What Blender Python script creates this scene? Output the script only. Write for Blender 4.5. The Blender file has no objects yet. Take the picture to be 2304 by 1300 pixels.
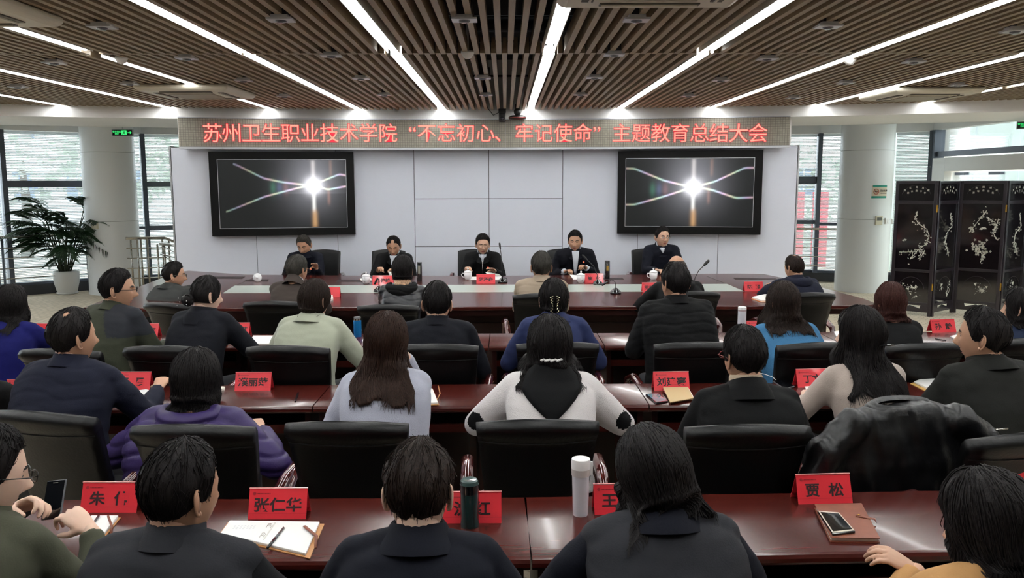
import bpy, math, random
import numpy as np
from mathutils import Vector, Matrix, noise as mnoise
random.seed(7); np.random.seed(7)
rad = math.radians
scene = bpy.context.scene
col = scene.collection
# ---------------------------------------------------------------- camera
F = 1870.0; PITCH = math.atan(240/F); YAW = math.atan(15/F*math.cos(PITCH)); ROLL = rad(0.15); ZC = 1.9
cam = bpy.data.cameras.new('camera'); cam.sensor_fit = 'HORIZONTAL'; cam.sensor_width = 36.0
cam.lens = 36.0*F/2304; cam.clip_start = 0.05; cam.clip_end = 300
camo = bpy.data.objects.new('camera', cam); col.objects.link(camo)
camo.matrix_world = (Matrix.Translation((0, 0, ZC)) @ Matrix.Rotation(-YAW, 4, 'Z')
                     @ Matrix.Rotation(math.pi/2-PITCH, 4, 'X') @ Matrix.Rotation(-ROLL, 4, 'Z'))
scene.camera = camo

def ray(px, py):
    "direction in the room of a point of the 2304 x 1300 picture (used to survey positions)"
    x = (px-1152)/F; y = (650-py)/F
    c, s = math.cos(ROLL), math.sin(ROLL); x, y = c*x+s*y, -s*x+c*y
    fx, fy, fz = x, math.cos(PITCH)+y*math.sin(PITCH), -math.sin(PITCH)+y*math.cos(PITCH)
    cy, sy = math.cos(YAW), math.sin(YAW)
    return (cy*fx+sy*fy, -sy*fx+cy*fy, fz)
def PZ(px, py, z=0.75):
    d = ray(px, py); t = (z-ZC)/d[2]; return Vector((d[0]*t, d[1]*t, z))
def PY(px, py, Y):
    d = ray(px, py); t = Y/d[1]; return Vector((d[0]*t, Y, ZC+d[2]*t))

# ---------------------------------------------------------------- light and exposure
world = bpy.data.worlds.new('overcast_sky'); scene.world = world; world.use_nodes = True
_n = world.node_tree.nodes; _l = world.node_tree.links
_bg = _n['Background']
_tc = _n.new('ShaderNodeTexCoord'); _sx = _n.new('ShaderNodeSeparateXYZ'); _rp = _n.new('ShaderNodeValToRGB')
_l.new(_tc.outputs['Generated'], _sx.inputs[0]); _l.new(_sx.outputs['Z'], _rp.inputs[0])
_rp.color_ramp.elements[0].position = 0.0; _rp.color_ramp.elements[0].color = (0.80, 0.86, 0.92, 1)
_rp.color_ramp.elements[1].position = 0.6; _rp.color_ramp.elements[1].color = (0.93, 0.97, 1.0, 1)
_l.new(_rp.outputs[0], _bg.inputs[0]); _bg.inputs[1].default_value = 3.8
scene.view_settings.view_transform = 'Standard'; scene.view_settings.look = 'None'
scene.view_settings.gamma = 1.0; scene.view_settings.use_curve_mapping = False
scene.view_settings.exposure = 1.28
scene.cycles.max_bounces = 6; scene.cycles.transparent_max_bounces = 16
scene.cycles.diffuse_bounces = 4; scene.cycles.glossy_bounces = 4
scene.cycles.sample_clamp_indirect = 4.0
STRIP_POWER = 14.0        # emission of the ceiling light strips
CEIL = 2.884              # underside of the ceiling slats

# ---------------------------------------------------------------- materials
def lin(c):
    return tuple(((v/255)/12.92 if v/255 <= 0.04045 else ((v/255+0.055)/1.055)**2.4) for v in c)
_mats = {}
def mat(name, rgb, rough=0.5, metal=0.0, var=0.0, vscale=8.0, bump=0.0, bscale=60.0, coat=0.0, spec=0.5,
        emis=None, estr=1.0, stretch=(1, 1, 1), trans=0.0, sheen=0.0, sss=0.0):
    if name in _mats: return _mats[name]
    m = bpy.data.materials.new(name); m.use_nodes = True; _mats[name] = m
    nt = m.node_tree; n = nt.nodes; l = nt.links; b = n['Principled BSDF']
    c = lin(rgb) + (1,)
    b.inputs['Base Color'].default_value = c
    b.inputs['Roughness'].default_value = rough; b.inputs['Metallic'].default_value = metal
    b.inputs['Specular IOR Level'].default_value = spec
    b.inputs['Coat Weight'].default_value = coat; b.inputs['Coat Roughness'].default_value = 0.06
    if trans: b.inputs['Transmission Weight'].default_value = trans
    if sheen: b.inputs['Sheen Weight'].default_value = sheen; b.inputs['Sheen Roughness'].default_value = 0.4
    if sss:
        b.inputs['Subsurface Weight'].default_value = sss; b.inputs['Subsurface Radius'].default_value = (0.01, 0.004, 0.002)
        b.inputs['Subsurface Scale'].default_value = 0.5
    if emis is not None:
        b.inputs['Emission Color'].default_value = lin(emis) + (1,); b.inputs['Emission Strength'].default_value = estr
    if var or bump:
        tc = n.new('ShaderNodeTexCoord'); mp = n.new('ShaderNodeMapping'); mp.inputs['Scale'].default_value = stretch
        l.new(tc.outputs['Object'], mp.inputs[0])
    if var:
        t = n.new('ShaderNodeTexNoise'); t.inputs['Scale'].default_value = vscale; t.inputs['Detail'].default_value = 5
        l.new(mp.outputs[0], t.inputs['Vector'])
        r = n.new('ShaderNodeValToRGB'); r.color_ramp.elements[0].position = 0.3; r.color_ramp.elements[1].position = 0.7
        r.color_ramp.elements[0].color = tuple(max(0, v*(1-var)) for v in c[:3])+(1,)
        r.color_ramp.elements[1].color = tuple(min(1, v*(1+var)) for v in c[:3])+(1,)
        l.new(t.outputs['Fac'], r.inputs[0]); l.new(r.outputs[0], b.inputs['Base Color'])
    if bump:
        t2 = n.new('ShaderNodeTexNoise'); t2.inputs['Scale'].default_value = bscale; t2.inputs['Detail'].default_value = 3
        l.new(mp.outputs[0], t2.inputs['Vector'])
        bp = n.new('ShaderNodeBump'); bp.inputs['Strength'].default_value = bump; bp.inputs['Distance'].default_value = 0.01
        l.new(t2.outputs['Fac'], bp.inputs['Height']); l.new(bp.outputs[0], b.inputs['Normal'])
    return m

# ---------------------------------------------------------------- mesh building
class MB:
    def __init__(s): s.v = []; s.f = []; s.m = []; s.n = 0
    def add(s, verts, faces, mi=0):
        o = s.n
        s.v.append(np.asarray(verts, float).reshape(-1, 3)); s.n += len(s.v[-1])
        s.f.extend([tuple(int(i)+o for i in f) for f in faces]); s.m.extend([mi]*len(faces)); return s
    def box(s, lo, hi, mi=0, M=None, bev=0.0):
        x0, y0, z0 = lo; x1, y1, z1 = hi
        v = np.array([(x0,y0,z0),(x1,y0,z0),(x1,y1,z0),(x0,y1,z0),(x0,y0,z1),(x1,y0,z1),(x1,y1,z1),(x0,y1,z1)], float)
        if M is not None: v = xf(v, M)
        return s.add(v, [(0,3,2,1),(4,5,6,7),(0,1,5,4),(1,2,6,5),(2,3,7,6),(3,0,4,7)], mi)
    def slab(s, poly, z0, z1, mi=0, M=None):
        "prism from an xy polygon (counter-clockwise)"
        n = len(poly); v = np.array([(p[0],p[1],z0) for p in poly]+[(p[0],p[1],z1) for p in poly], float)
        if M is not None: v = xf(v, M)
        f = [tuple(range(n-1,-1,-1)), tuple(range(n,2*n))]+[(i,(i+1)%n,n+(i+1)%n,n+i) for i in range(n)]
        return s.add(v, f, mi)
    def rings(s, R, mi=0, cap=True, closed=True):
        "R: list of (k,3) rings"
        R = [np.asarray(r, float) for r in R]; k = len(R[0]); v = np.concatenate(R); f = []
        e = k if closed else k-1
        for i in range(len(R)-1):
            for j in range(e):
                a = i*k+j; b = i*k+(j+1) % k; f.append((a, b, b+k, a+k))
        if cap:
            f.append(tuple(range(k-1, -1, -1))); f.append(tuple(range((len(R)-1)*k, len(R)*k)))
        return s.add(v, f, mi)
    def tube(s, path, r, k=8, mi=0, cap=True, round_=False, flat=1.0):
        P = [Vector(p) for p in path]; n = len(P)
        r = [r]*n if isinstance(r, (int, float)) else list(r)
        if round_:
            d0 = (P[0]-P[1]).normalized(); d1 = (P[-1]-P[-2]).normalized()
            pre = [(P[0]+d0*r[0]*math.sin(a), r[0]*max(.02, math.cos(a))) for a in (1.5, 1.0, .5)]
            post = [(P[-1]+d1*r[-1]*math.sin(a), r[-1]*max(.02, math.cos(a))) for a in (.5, 1.0, 1.5)]
            P = [p for p, _ in pre]+P+[p for p, _ in post]; r = [q for _, q in pre]+r+[q for _, q in post]; n = len(P)
        up = None; R = []
        for i in range(n):
            t = (P[min(i+1, n-1)]-P[max(i-1, 0)]).normalized()
            if up is None:
                up = Vector((0, 0, 1)) if abs(t.z) < .9 else Vector((0, 1, 0))
            u = (up-t*up.dot(t)).normalized(); w = t.cross(u); up = u
            R.append([P[i]+(w*math.cos(a)+u*math.sin(a)*flat)*r[i] for a in [2*math.pi*j/k for j in range(k)]])
        return s.rings(R, mi, cap)
    def lathe(s, prof, c=(0, 0, 0), k=24, mi=0, M=None):
        R = []
        for r, z in prof:
            R.append([(c[0]+r*math.cos(2*math.pi*j/k), c[1]+r*math.sin(2*math.pi*j/k), c[2]+z) for j in range(k)])
        if M is not None: R = [xf(np.array(q), M) for q in R]
        return s.rings(R, mi)
    def ball(s, c, r, k=12, m=8, mi=0, M=None):
        r = (r, r, r) if isinstance(r, (int, float)) else r
        R = []
        for i in range(m+1):
            t = math.pi*(i if 0 < i < m else (0.02 if i == 0 else m-0.02))/m
            R.append(np.array([(c[0]+r[0]*math.sin(t)*math.cos(2*math.pi*j/k), c[1]+r[1]*math.sin(t)*math.sin(2*math.pi*j/k), c[2]-r[2]*math.cos(t)) for j in range(k)]))
        if M is not None: R = [xf(q, M) for q in R]
        return s.rings(R, mi)
    def mesh(s, name, mats, smooth=False):
        me = bpy.data.meshes.new(name)
        v = np.concatenate(s.v) if s.v else np.zeros((0, 3))
        me.from_pydata(v.tolist(), [], s.f)
        for m in (mats if isinstance(mats, (list, tuple)) else [mats]): me.materials.append(m)
        if len(me.polygons):
            me.polygons.foreach_set('material_index', s.m)
            me.polygons.foreach_set('use_smooth', [bool(smooth)]*len(me.polygons))
        me.update(); return me
    def obj(s, name, mats, parent=None, smooth=False, **props):
        o = bpy.data.objects.new(name, s.mesh(name, mats, smooth)); col.objects.link(o)
        if parent is not None: o.parent = parent
        for k, v in props.items(): o[k] = v
        return o
def xf(v, M):
    M = np.array(M); v = np.asarray(v, float); return v @ M[:3, :3].T + M[:3, 3]
def smooth_angle(o, ang=35):
    me = o.data; me.polygons.foreach_set('use_smooth', [True]*len(me.polygons))
    try: me.set_sharp_from_angle(angle=rad(ang))
    except Exception: pass
    return o
def bevel(o, w=0.004, seg=2, ang=40):
    b = o.modifiers.new('bevel', 'BEVEL'); b.width = w; b.segments = seg; b.limit_method = 'ANGLE'; b.angle_limit = rad(ang)
    return o
def tag(o, label=None, cat=None, group=None, kind=None):
    if label: o['label'] = label
    if cat: o['category'] = cat
    if group: o['group'] = group
    if kind: o['kind'] = kind
    return o
def thing(name, label, cat, loc=(0, 0, 0), rz=0.0, group=None):
    o = bpy.data.objects.new(name, None); o.empty_display_size = 0.1; col.objects.link(o)
    o.location = loc; o.rotation_euler = (0, 0, rz)
    return tag(o, label, cat, group)
def copy_tree(o, parent=None):
    c = o.copy(); col.objects.link(c)
    if parent is not None: c.parent = parent
    for ch in list(o.children): copy_tree(ch, c)
    return c
def place(proto, used, loc, rz, label, group=None, scale=None):
    o = proto if not used else copy_tree(proto)
    o.location = loc; o.rotation_euler = (0, 0, rz); o['label'] = label
    if group: o['group'] = group
    elif 'group' in o: del o['group']
    if scale: o.scale = scale
    return o
# temporary scene in which voxel remeshes are evaluated
_tmp = bpy.data.scenes.new('remesh_bench')
def remesh(mb, voxel, smooth=4, disp=None):
    me = mb.mesh('tmp', [], False)
    o = bpy.data.objects.new('tmp', me); _tmp.collection.objects.link(o)
    r = o.modifiers.new('r', 'REMESH'); r.mode = 'VOXEL'; r.voxel_size = voxel; r.adaptivity = 0.0
    if smooth:
        s = o.modifiers.new('s', 'SMOOTH'); s.factor = 0.6; s.iterations = smooth
    vl = _tmp.view_layers[0]; vl.update(); dg = vl.depsgraph; dg.update()
    ev = o.evaluated_get(dg); out = ev.to_mesh()
    n = len(out.vertices); v = np.empty(n*3, np.float32); out.vertices.foreach_get('co', v); v = v.reshape(-1, 3).astype(float)
    nrm = np.empty(n*3, np.float32); out.vertices.foreach_get('normal', nrm); nrm = nrm.reshape(-1, 3)
    ls = np.empty(len(out.loops), np.int32); out.loops.foreach_get('vertex_index', ls)
    st = np.empty(len(out.polygons), np.int32); out.polygons.foreach_get('loop_start', st)
    tot = np.empty(len(out.polygons), np.int32); out.polygons.foreach_get('loop_total', tot)
    if len(tot) and tot.min() == 4 and tot.max() == 4: f = ls.reshape(-1, 4).tolist()
    else: f = [ls[a:a+b].tolist() for a, b in zip(st, tot)]
    ev.to_mesh_clear(); bpy.data.objects.remove(o); bpy.data.meshes.remove(me)
    if disp is not None: v = v + nrm*disp(v)[:, None]
    return v, f
def text_obj(s, size, mats, name='lettering', parent=None, loc=(0, 0, 0), rot=(0, 0, 0), extrude=0.001, bold=0.0, sx=1.0, font=None, space=1.0, offset_only=False):
    cu = bpy.data.curves.new('txt', 'FONT'); cu.body = s; cu.size = size; cu.extrude = extrude; cu.offset = bold
    cu.align_x = 'CENTER'; cu.align_y = 'CENTER'; cu.resolution_u = 3; cu.space_character = space
    o = bpy.data.objects.new('txt', cu); _tmp.collection.objects.link(o)
    vl = _tmp.view_layers[0]; vl.update(); dg = vl.depsgraph
    me = bpy.data.meshes.new_from_object(o.evaluated_get(dg)); bpy.data.objects.remove(o)
    me.materials.clear(); me.materials.append(mats)
    q = bpy.data.objects.new(name, me); col.objects.link(q)
    if parent is not None: q.parent = parent
    q.location = loc; q.rotation_euler = rot; q.scale = (sx, 1, 1)
    return q
# ================================================================ ROOM
M_white = mat('white_paint', (240, 239, 236), 0.6, var=0.02, vscale=2)
M_pillar = mat('pillar_panel', (238, 240, 240), 0.32, spec=0.4)
M_panel = mat('grey_wall_panel', (218, 222, 232), 0.45)
M_seam = mat('dark_seam', (30, 30, 34), 0.6)
M_black = mat('matt_black', (14, 14, 15), 0.5)
M_plen = mat('plenum_black', (16, 16, 16), 0.85)
M_frame = mat('grey_metal_frame', (88, 94, 104), 0.4, metal=0.3)
M_steel = mat('stainless_steel', (190, 186, 178), 0.22, metal=1.0)
M_blind = mat('blind_slat', (236, 240, 240), 0.5)
def _transl(m, c, fac):
    nt = m.node_tree; n = nt.nodes; l = nt.links; b = n['Principled BSDF']; out = n['Material Output']
    t = n.new('ShaderNodeBsdfTranslucent'); t.inputs[0].default_value = lin(c)+(1,); x = n.new('ShaderNodeMixShader'); x.inputs[0].default_value = fac
    l.new(b.outputs[0], x.inputs[1]); l.new(t.outputs[0], x.inputs[2]); l.new(x.outputs[0], out.inputs[0])
_transl(M_blind, (240, 244, 246), .45)
M_skirt = mat('dark_skirting', (44, 46, 50), 0.5)
M_alu = mat('brushed_aluminium', (200, 202, 206), 0.35, metal=0.7)
M_slat = mat('ceiling_slat_wood', (152, 134, 108), 0.5, var=0.18, vscale=3, stretch=(10, .5, 10))
M_glass = bpy.data.materials.new('window_glass'); M_glass.use_nodes = True
def _glass(m, tint, fac):
    nt = m.node_tree; n = nt.nodes; l = nt.links; out = n['Material Output']; n.remove(n['Principled BSDF'])
    t = n.new('ShaderNodeBsdfTransparent'); t.inputs[0].default_value = lin(tint)+(1,)
    g = n.new('ShaderNodeBsdfGlossy'); g.inputs['Roughness'].default_value = 0.03
    f = n.new('ShaderNodeLayerWeight'); f.inputs[0].default_value = 0.25
    mu = n.new('ShaderNodeMath'); mu.operation = 'MULTIPLY'; mu.inputs[1].default_value = fac
    x = n.new('ShaderNodeMixShader'); l.new(f.outputs['Fresnel'], mu.inputs[0]); l.new(mu.outputs[0], x.inputs[0]); l.new(t.outputs[0], x.inputs[1]); l.new(g.outputs[0], x.inputs[2]); l.new(x.outputs[0], out.inputs[0])
_glass(M_glass, (244, 247, 248), 0.6)

def carpet():
    m = mat('carpet', (196, 183, 162), 0.95); nt = m.node_tree; n = nt.nodes; l = nt.links; b = n['Principled BSDF']
    tc = n.new('ShaderNodeTexCoord'); br = n.new('ShaderNodeTexBrick'); br.offset = 0.5
    mp = n.new('ShaderNodeMapping'); mp.inputs['Rotation'].default_value = (0, 0, rad(38)); l.new(tc.outputs['Object'], mp.inputs[0]); l.new(mp.outputs[0], br.inputs[0])
    br.inputs['Scale'].default_value = 4.0; br.inputs['Mortar Size'].default_value = 0.02
    br.inputs['Color1'].default_value = lin((224, 210, 188))+(1,); br.inputs['Color2'].default_value = lin((208, 194, 170))+(1,); br.inputs['Mortar'].default_value = lin((176, 164, 142))+(1,)
    ns = n.new('ShaderNodeTexNoise'); ns.inputs['Scale'].default_value = 220; l.new(tc.outputs['Object'], ns.inputs[0])
    mx = n.new('ShaderNodeMix'); mx.data_type = 'RGBA'; mx.blend_type = 'MULTIPLY'; mx.inputs[0].default_value = 0.5
    l.new(br.outputs[0], mx.inputs[6]); l.new(ns.outputs['Fac'], mx.inputs[7]); 
    r = n.new('ShaderNodeMapRange'); r.inputs[1].default_value = .3; r.inputs[2].default_value = .7; r.inputs[3].default_value = .7; r.inputs[4].default_value = 1.15
    l.new(ns.outputs['Fac'], r.inputs[0]); l.new(r.outputs[0], mx.inputs[7]); l.new(mx.outputs[2], b.inputs['Base Color'])
    bp = n.new('ShaderNodeBump'); bp.inputs['Strength'].default_value = .4; bp.inputs['Distance'].default_value = .01; l.new(ns.outputs['Fac'], bp.inputs['Height']); l.new(bp.outputs[0], b.inputs['Normal'])
    return m
def struct(name, mb, m, parent=None, smooth=False):
    o = mb.obj(name, m, parent, smooth)
    if parent is None: o['kind'] = 'structure'
    return o
struct('floor', MB().box((-12, -4.2, -0.1), (12, 18.5, 0)), carpet())

def cy(X): return 11.6 - X*X/36.0 - 0.03*X        # the curved front line of the bulkhead
# bulkhead and soffit
xs = np.linspace(-9.4, 9.4, 48)
mb = MB(); prof = [(0, 2.745), (0, 3.56), (.12, 3.56), (.12, 2.745)]
mb.rings([[(x, cy(x)+dy, z) for dy, z in prof] for x in xs])
bulk = struct('trim_1', mb, M_white, smooth=False)
mb = MB(); mb.rings([[(x, cy(x)+.12, 2.745), (x, cy(x)+.12, 2.80), (x, cy(x)+2.0, 2.80), (x, cy(x)+2.0, 2.745)] for x in xs])
struct('trim_2', mb, M_white)
mb = MB(); mb.rings([[(x, cy(x)+2.0, 2.96), (x, cy(x)+2.0, 3.0), (x, 18.5, 3.0), (x, 18.5, 2.96)] for x in np.linspace(-12, 8.2, 30)])
mb.rings([[(x, cy(x)+1.97, 2.745), (x, cy(x)+1.97, 3.0), (x, cy(x)+2.02, 3.0), (x, cy(x)+2.02, 2.745)] for x in xs])
struct('trim_3', mb, M_white)

# ceiling with plenum and individual slats
ceil = struct('ceiling', MB().box((-12, -4.2, 3.55), (12, 12.0, 3.65)), M_plen)
mb = MB()
for y, r in ((2.6, .07), (5.4, .05), (8.3, .08)): mb.tube([(-10, y, 3.42), (10, y, 3.42)], r, 10)
for x in (-2.2, .85, 3.6): mb.box((x-.11, -3, 3.36), (x+.11, 11.2, 3.44))
mb.obj('duct_run', M_plen, ceil, True)
mb = MB()
for yc in (4.95, 6.75, 8.9): 
    for i in range(-50, 51): pass
    mb.tube([(-7.4, yc, 3.0), (7.4, yc, 3.0)], .012, 6)
mb.obj('hanger_rail', M_black, ceil)
PIT = 0.0857; SH = 0.118
def slat_mesh(L):
    w0, w1 = .019, .014
    m = MB(); P = [(-w0, 0), (w0, 0), (w1, SH), (-w1, SH)]
    m.rings([[(x, y, z) for x, z in P] for y in (0, L)]); return m
near = slat_mesh(6.62+3.0).mesh('near_slat', M_slat)
lanes = [-5.66, -4.42, -3.14, -1.99, -.85, .336, 1.54, 2.76, 4.07, 5.30]
def free(x): return all(abs(x-l) > .052 for l in lanes)
ns = 0
for i in range(-56, 57):
    x = (i+.5)*PIT*1.0
    if not free(x): continue
    o = bpy.data.objects.new('ceiling_slat', near); col.objects.link(o); o.parent = ceil; o.location = (x, -3.0, CEIL); ns += 1
far_meshes = {}
for i in range(-88, 89):
    x = i*PIT
    if not free(x): continue
    L = round(cy(x)-.02-6.56, 2)
    if L not in far_meshes: far_meshes[L] = slat_mesh(L).mesh('far_slat', M_slat)
    o = bpy.data.objects.new('ceiling_slat', far_meshes[L]); col.objects.link(o); o.parent = ceil; o.location = (x, 6.56, CEIL); ns += 1
print('slats', ns)

# enclosing walls
mb = MB(); mb.box((-11.9, -4.3, 0), (11.9, -4.15, 3.6)); struct('wall_back', mb, M_white)
mb = MB(); mb.box((-12, -4.3, 0), (-11.85, 9.4, 3.6)); struct('wall_left', mb, M_white)

# ---------------- facade bays with blinds
def bay(idx, p0, p1, bars=(), rail=True, right_mull=True, blind=True, bw=.038):
    p0 = Vector((p0[0], p0[1], 0)); p1 = Vector((p1[0], p1[1], 0)); d = p1-p0; L = d.length; a = math.atan2(d.y, d.x)
    r = bpy.data.objects.new('window_%d' % idx, None); col.objects.link(r); r.location = p0; r.rotation_euler = (0, 0, a); r['kind'] = 'structure'
    # local: x along the bay, -y towards the room
    MB().box((0, -.06, 0), (L, .10, .17)).obj('sill_wall', M_skirt, r)
    MB().box((0, -.02, 2.79), (L, .10, 3.0)).obj('head_wall', M_white, r)
    MB().box((0, .07, .17), (L, .078, 2.79)).obj('pane', M_glass, r)
    f = MB()
    f.box((0, 0, .17), (L, .10, .21))
    f.obj('window_frame', M_frame, r)
    if right_mull: MB().box((L-bw, -.12, .17), (L+bw, .12, 2.79)).obj('mullion', M_frame, r)
    for z0, z1, x0, x1 in bars: MB().box((x0*L, -.05, z0), (x1*L, .10, z1)).obj('transom', M_frame, r)
    if blind:
        s = MB(); z = .22; n = 0
        t = .0008; w = .0140
        ca, sa = math.cos(rad(38)), math.sin(rad(38))
        while z < 2.74:
            jit = random.uniform(-.001, .001)
            pr = [(-w*ca, -w*sa), (w*ca, w*sa), (w*ca-t*sa, w*sa+t*ca), (-w*ca-t*sa, -w*sa+t*ca)]
            s.rings([[(x, .03+y, z+zz+jit) for y, zz in pr] for x in (bw+.01, L-bw-.01)])
            z += .0265
        o = s.obj('blind_slats', M_blind, r); o['kind'] = 'stuff'
        c = MB(); k = max(2, int(L/.45))
        for i in range(k):
            x = L*(i+.5)/k; c.tube([(x, .015, .2), (x, .015, 2.76)], .0012, 4)
        c.box((bw, .005, 2.745), (L-bw, .05, 2.785)); c.obj('blind_cord', M_blind, r)
    return r
V = [(-11.9, 9.4), (-10.6, 11.9), (-8.42, 14.12), (-7.35, 15.0), (-6.62, 15.42), (-4.9, 16.0)]
bay(1, V[0], V[1]); bay(2, V[1], V[2])
bay(3, V[2], V[3], [(1.84, 1.95, 0, 1), (1.0, 1.04, 0, 1)], bw=.045)
bay(4, V[3], V[4], [(1.06, 1.11, 0, 1)])
bay(5, V[4], V[5], [(1.84, 1.93, 0, 1), (1.04, 1.12, 0, 1)], right_mull=False)
VR = [(4.2, 16.15), (5.93, 15.83), (7.1, 15.45), (7.72, 15.05)]
bay(6, VR[0], VR[1], [(1.86, 1.99, 0, 1), (1.10, 1.17, 0, 1), ])
bay(7, VR[1], VR[2], [(1.08, 1.13, 0, 1)], right_mull=False)
bay(8, VR[2], VR[3], [], bw=.09)
MB().box((-5.0, 15.9, 0), (4.3, 16.2, 3.0)).obj('wall_behind', M_white)['kind'] = 'structure'

# railings along the facade: posts, handrail and rods are parts
def railing(pts, label, posts, zs=(.84, .67, .50, .33), group=None):
    t = thing('window_railing', label, 'railing', (pts[0][0], pts[0][1], 0), 0, group)
    o = Vector((pts[0][0], pts[0][1], 0))
    P = [Vector((p[0], p[1], 0))-o for p in pts]
    MB().tube([p+Vector((0, 0, 1.02)) for p in P], .024, 10).obj('handrail', M_steel, t, True)
    for z in zs: MB().tube([p+Vector((0, 0, z)) for p in P], .009, 8).obj('rod', M_steel, t, True)
    for (x, y) in posts:
        for dx in (-.045, .045):
            MB().box((x-o.x+dx-.009, y-o.y-.02, 0), (x-o.x+dx+.009, y-o.y+.02, 1.01)).obj('post', M_frame, t)
    return t
def off(p, q, d, ts):
    p = Vector(p); q = Vector(q); n = Vector((q.y-p.y, -(q.x-p.x))).normalized()
    return [tuple(p.lerp(q, t)+n*d) for t in ts]
railing(off(V[1], V[2], .35, (0, .45, .97))+off(V[2], V[3], .35, (.1, .9)), 'steel railing with horizontal rods along the windows behind the palm', off(V[1], V[2], .35, (.2, .93))+off(V[2], V[3], .35, (.85,)))
railing(off(VR[0], VR[1], .3, (.2, .97))+off(VR[1], VR[2], .3, (.03, .98)), 'steel railing with horizontal rods at the windows right of the grey panel wall', off(VR[0], VR[1], .3, (.72,))+off(VR[1], VR[2], .3, (.95,)))
# stair railing left of the panel wall
t = thing('stair_railing', 'steel stair railing with tubular handrails left of the grey panel wall', 'railing', (-6.2, 14.2, 0))
O = Vector((-6.2, 14.2, 0))
def sr(path, r, name, k=8, m=M_steel): MB().tube([Vector(p)-O for p in path], r, k).obj(name, m, t, True)
A = PY(283, 536, 14.0); B = PY(372, 535, 14.4); C_ = PY(436, 562, 13.2); D = PY(360, 548, 13.4); E_ = PY(436, 556, 12.9)
sr([A, B, C_], .024, 'handrail'); sr([D, E_], .024, 'handrail')
for k in range(4):
    dz = Vector((0, 0, -.17*(k+1))); sr([A+dz, B+dz], .010, 'rod'); sr([B+dz, C_+dz+Vector((0, 0, -.05))], .010, 'rod'); sr([D+dz, E_+dz+Vector((0, 0, -.06))], .010, 'rod')
for q, n in ((A.lerp(B, .2), 2), (A.lerp(B, .45), 2), (B, 2), (D.lerp(E_, .02), 2), (D.lerp(E_, .62), 2)):
    for j in range(n):
        x = q.x+(j-.5)*.11; sr([(x, q.y, q.z-.01), (x, q.y, 0)], .017, 'post')

# ---------------- pillars
def pillar(name, x, y, r, label):
    o = bpy.data.objects.new(name, None); col.objects.link(o); o.location = (x, y, 0); o['kind'] = 'structure'
    for z0, z1 in ((0, 1.255), (1.262, 2.42), (2.427, 3.0)):
        MB().lathe([(r, z0), (r, z1)], k=64).obj('cladding_panel', M_pillar, o); smooth_angle(o.children[-1], 50)
    MB().lathe([(r-.012, 0), (r-.012, 3.0)], k=48).obj('joint', mat('joint_grey', (150, 152, 150), .6), o)
    return o
PL = pillar('trim_4', -6.83, 14.53, .425, '')
PR = pillar('trim_5', 6.25, 14.47, .435, '')

# ---------------- grey panel wall
def wy(X): return 11.75-(X+.25)**2/30.0
wf = MB(); WX = [-4.42, -3.41, -2.335, -1.27, -.228, .806, 1.85, 2.93, 3.90]
wf.rings([[(x, wy(x)+.022, 0), (x, wy(x)+.022, 2.372), (x, wy(x)+.30, 2.372), (x, wy(x)+.30, 0)] for x in WX])
wfo = struct('wall_front', wf, M_seam)
up = MB(); up.rings([[(x, wy(x)+.03, 2.372), (x, wy(x)+.03, 2.76), (x, wy(x)+.28, 2.76), (x, wy(x)+.28, 2.372)] for x in [-4.33]+WX[1:-1]+[3.82]]); up.obj('upper_wall', M_white, wfo)
g = .004
for i in range(8):
    x0, x1 = WX[i]+g, WX[i+1]-g
    y0, y1 = wy(WX[i]), wy(WX[i+1])
    cuts = [0, 2.37] if i not in (3, 4) else [0, 1.002, 1.672, 2.37]
    for z0, z1 in zip(cuts[:-1], cuts[1:]):
        m = MB(); m.rings([[(x, y, z0+g), (x, y, z1-g), (x, y+.02, z1-g), (x, y+.02, z0+g)] for x, y in ((x0, y0), (x1, y1))])
        m.obj('wall_panel', M_panel, wfo)
for x in (WX[0]-.004, WX[-1]+.004):
    s = 1 if x > 0 else -1
    MB().box((min(x, x+s*.02), wy(x)-.005, 0), (max(x, x+s*.02), wy(x)+.32, 2.385)).obj('edge_trim', M_alu, wfo)

# ---------------- right: entrance wall with portal, glass and bright lobby beyond
RX = 7.72
m = MB(); m.box((RX-.05, 8.0, 2.80), (RX+.12, 15.1, 3.3)); m.box((RX-.05, -4.2, 0), (RX+.12, 9.2, 3.6))
wr = struct('wall_right', m, M_white)
MB().box((RX-.06, 9.2, 2.33), (RX+.1, 15.0, 2.42)).obj('transom', M_frame, wr)
MB().box((RX-.1, 14.88, 0), (RX+.08, 15.08, 2.8)).obj('mullion', M_frame, wr)
# portal (door_1)
d1 = bpy.data.objects.new('door_1', None); col.objects.link(d1); d1['kind'] = 'structure'; d1.location = (RX, 12.4, 0)
MB().box((-.14, 2.02, 0), (.16, 2.44, 2.30)).obj('door_jamb', M_white, d1)
MB().box((-.14, -2.6, 2.07), (.16, 2.018, 2.30)).obj('door_header', M_white, d1)
MB().box((-.02, -2.5, .02), (-.005, -.3, 2.05)).obj('door_leaf', M_glass, d1)
MB().box((-.02, -.27, .02), (-.005, 1.98, 2.05)).obj('door_leaf', M_glass, d1)
for y0 in (1.55, .55): MB().box((-.05, y0, 2.0), (.03, y0+.3, 2.045)).obj('patch_fitting', M_frame, d1)
MB().box((RX+.02, 9.3, 2.42), (RX+.03, 14.9, 2.8)).obj('pane', M_glass, wr)
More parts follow.
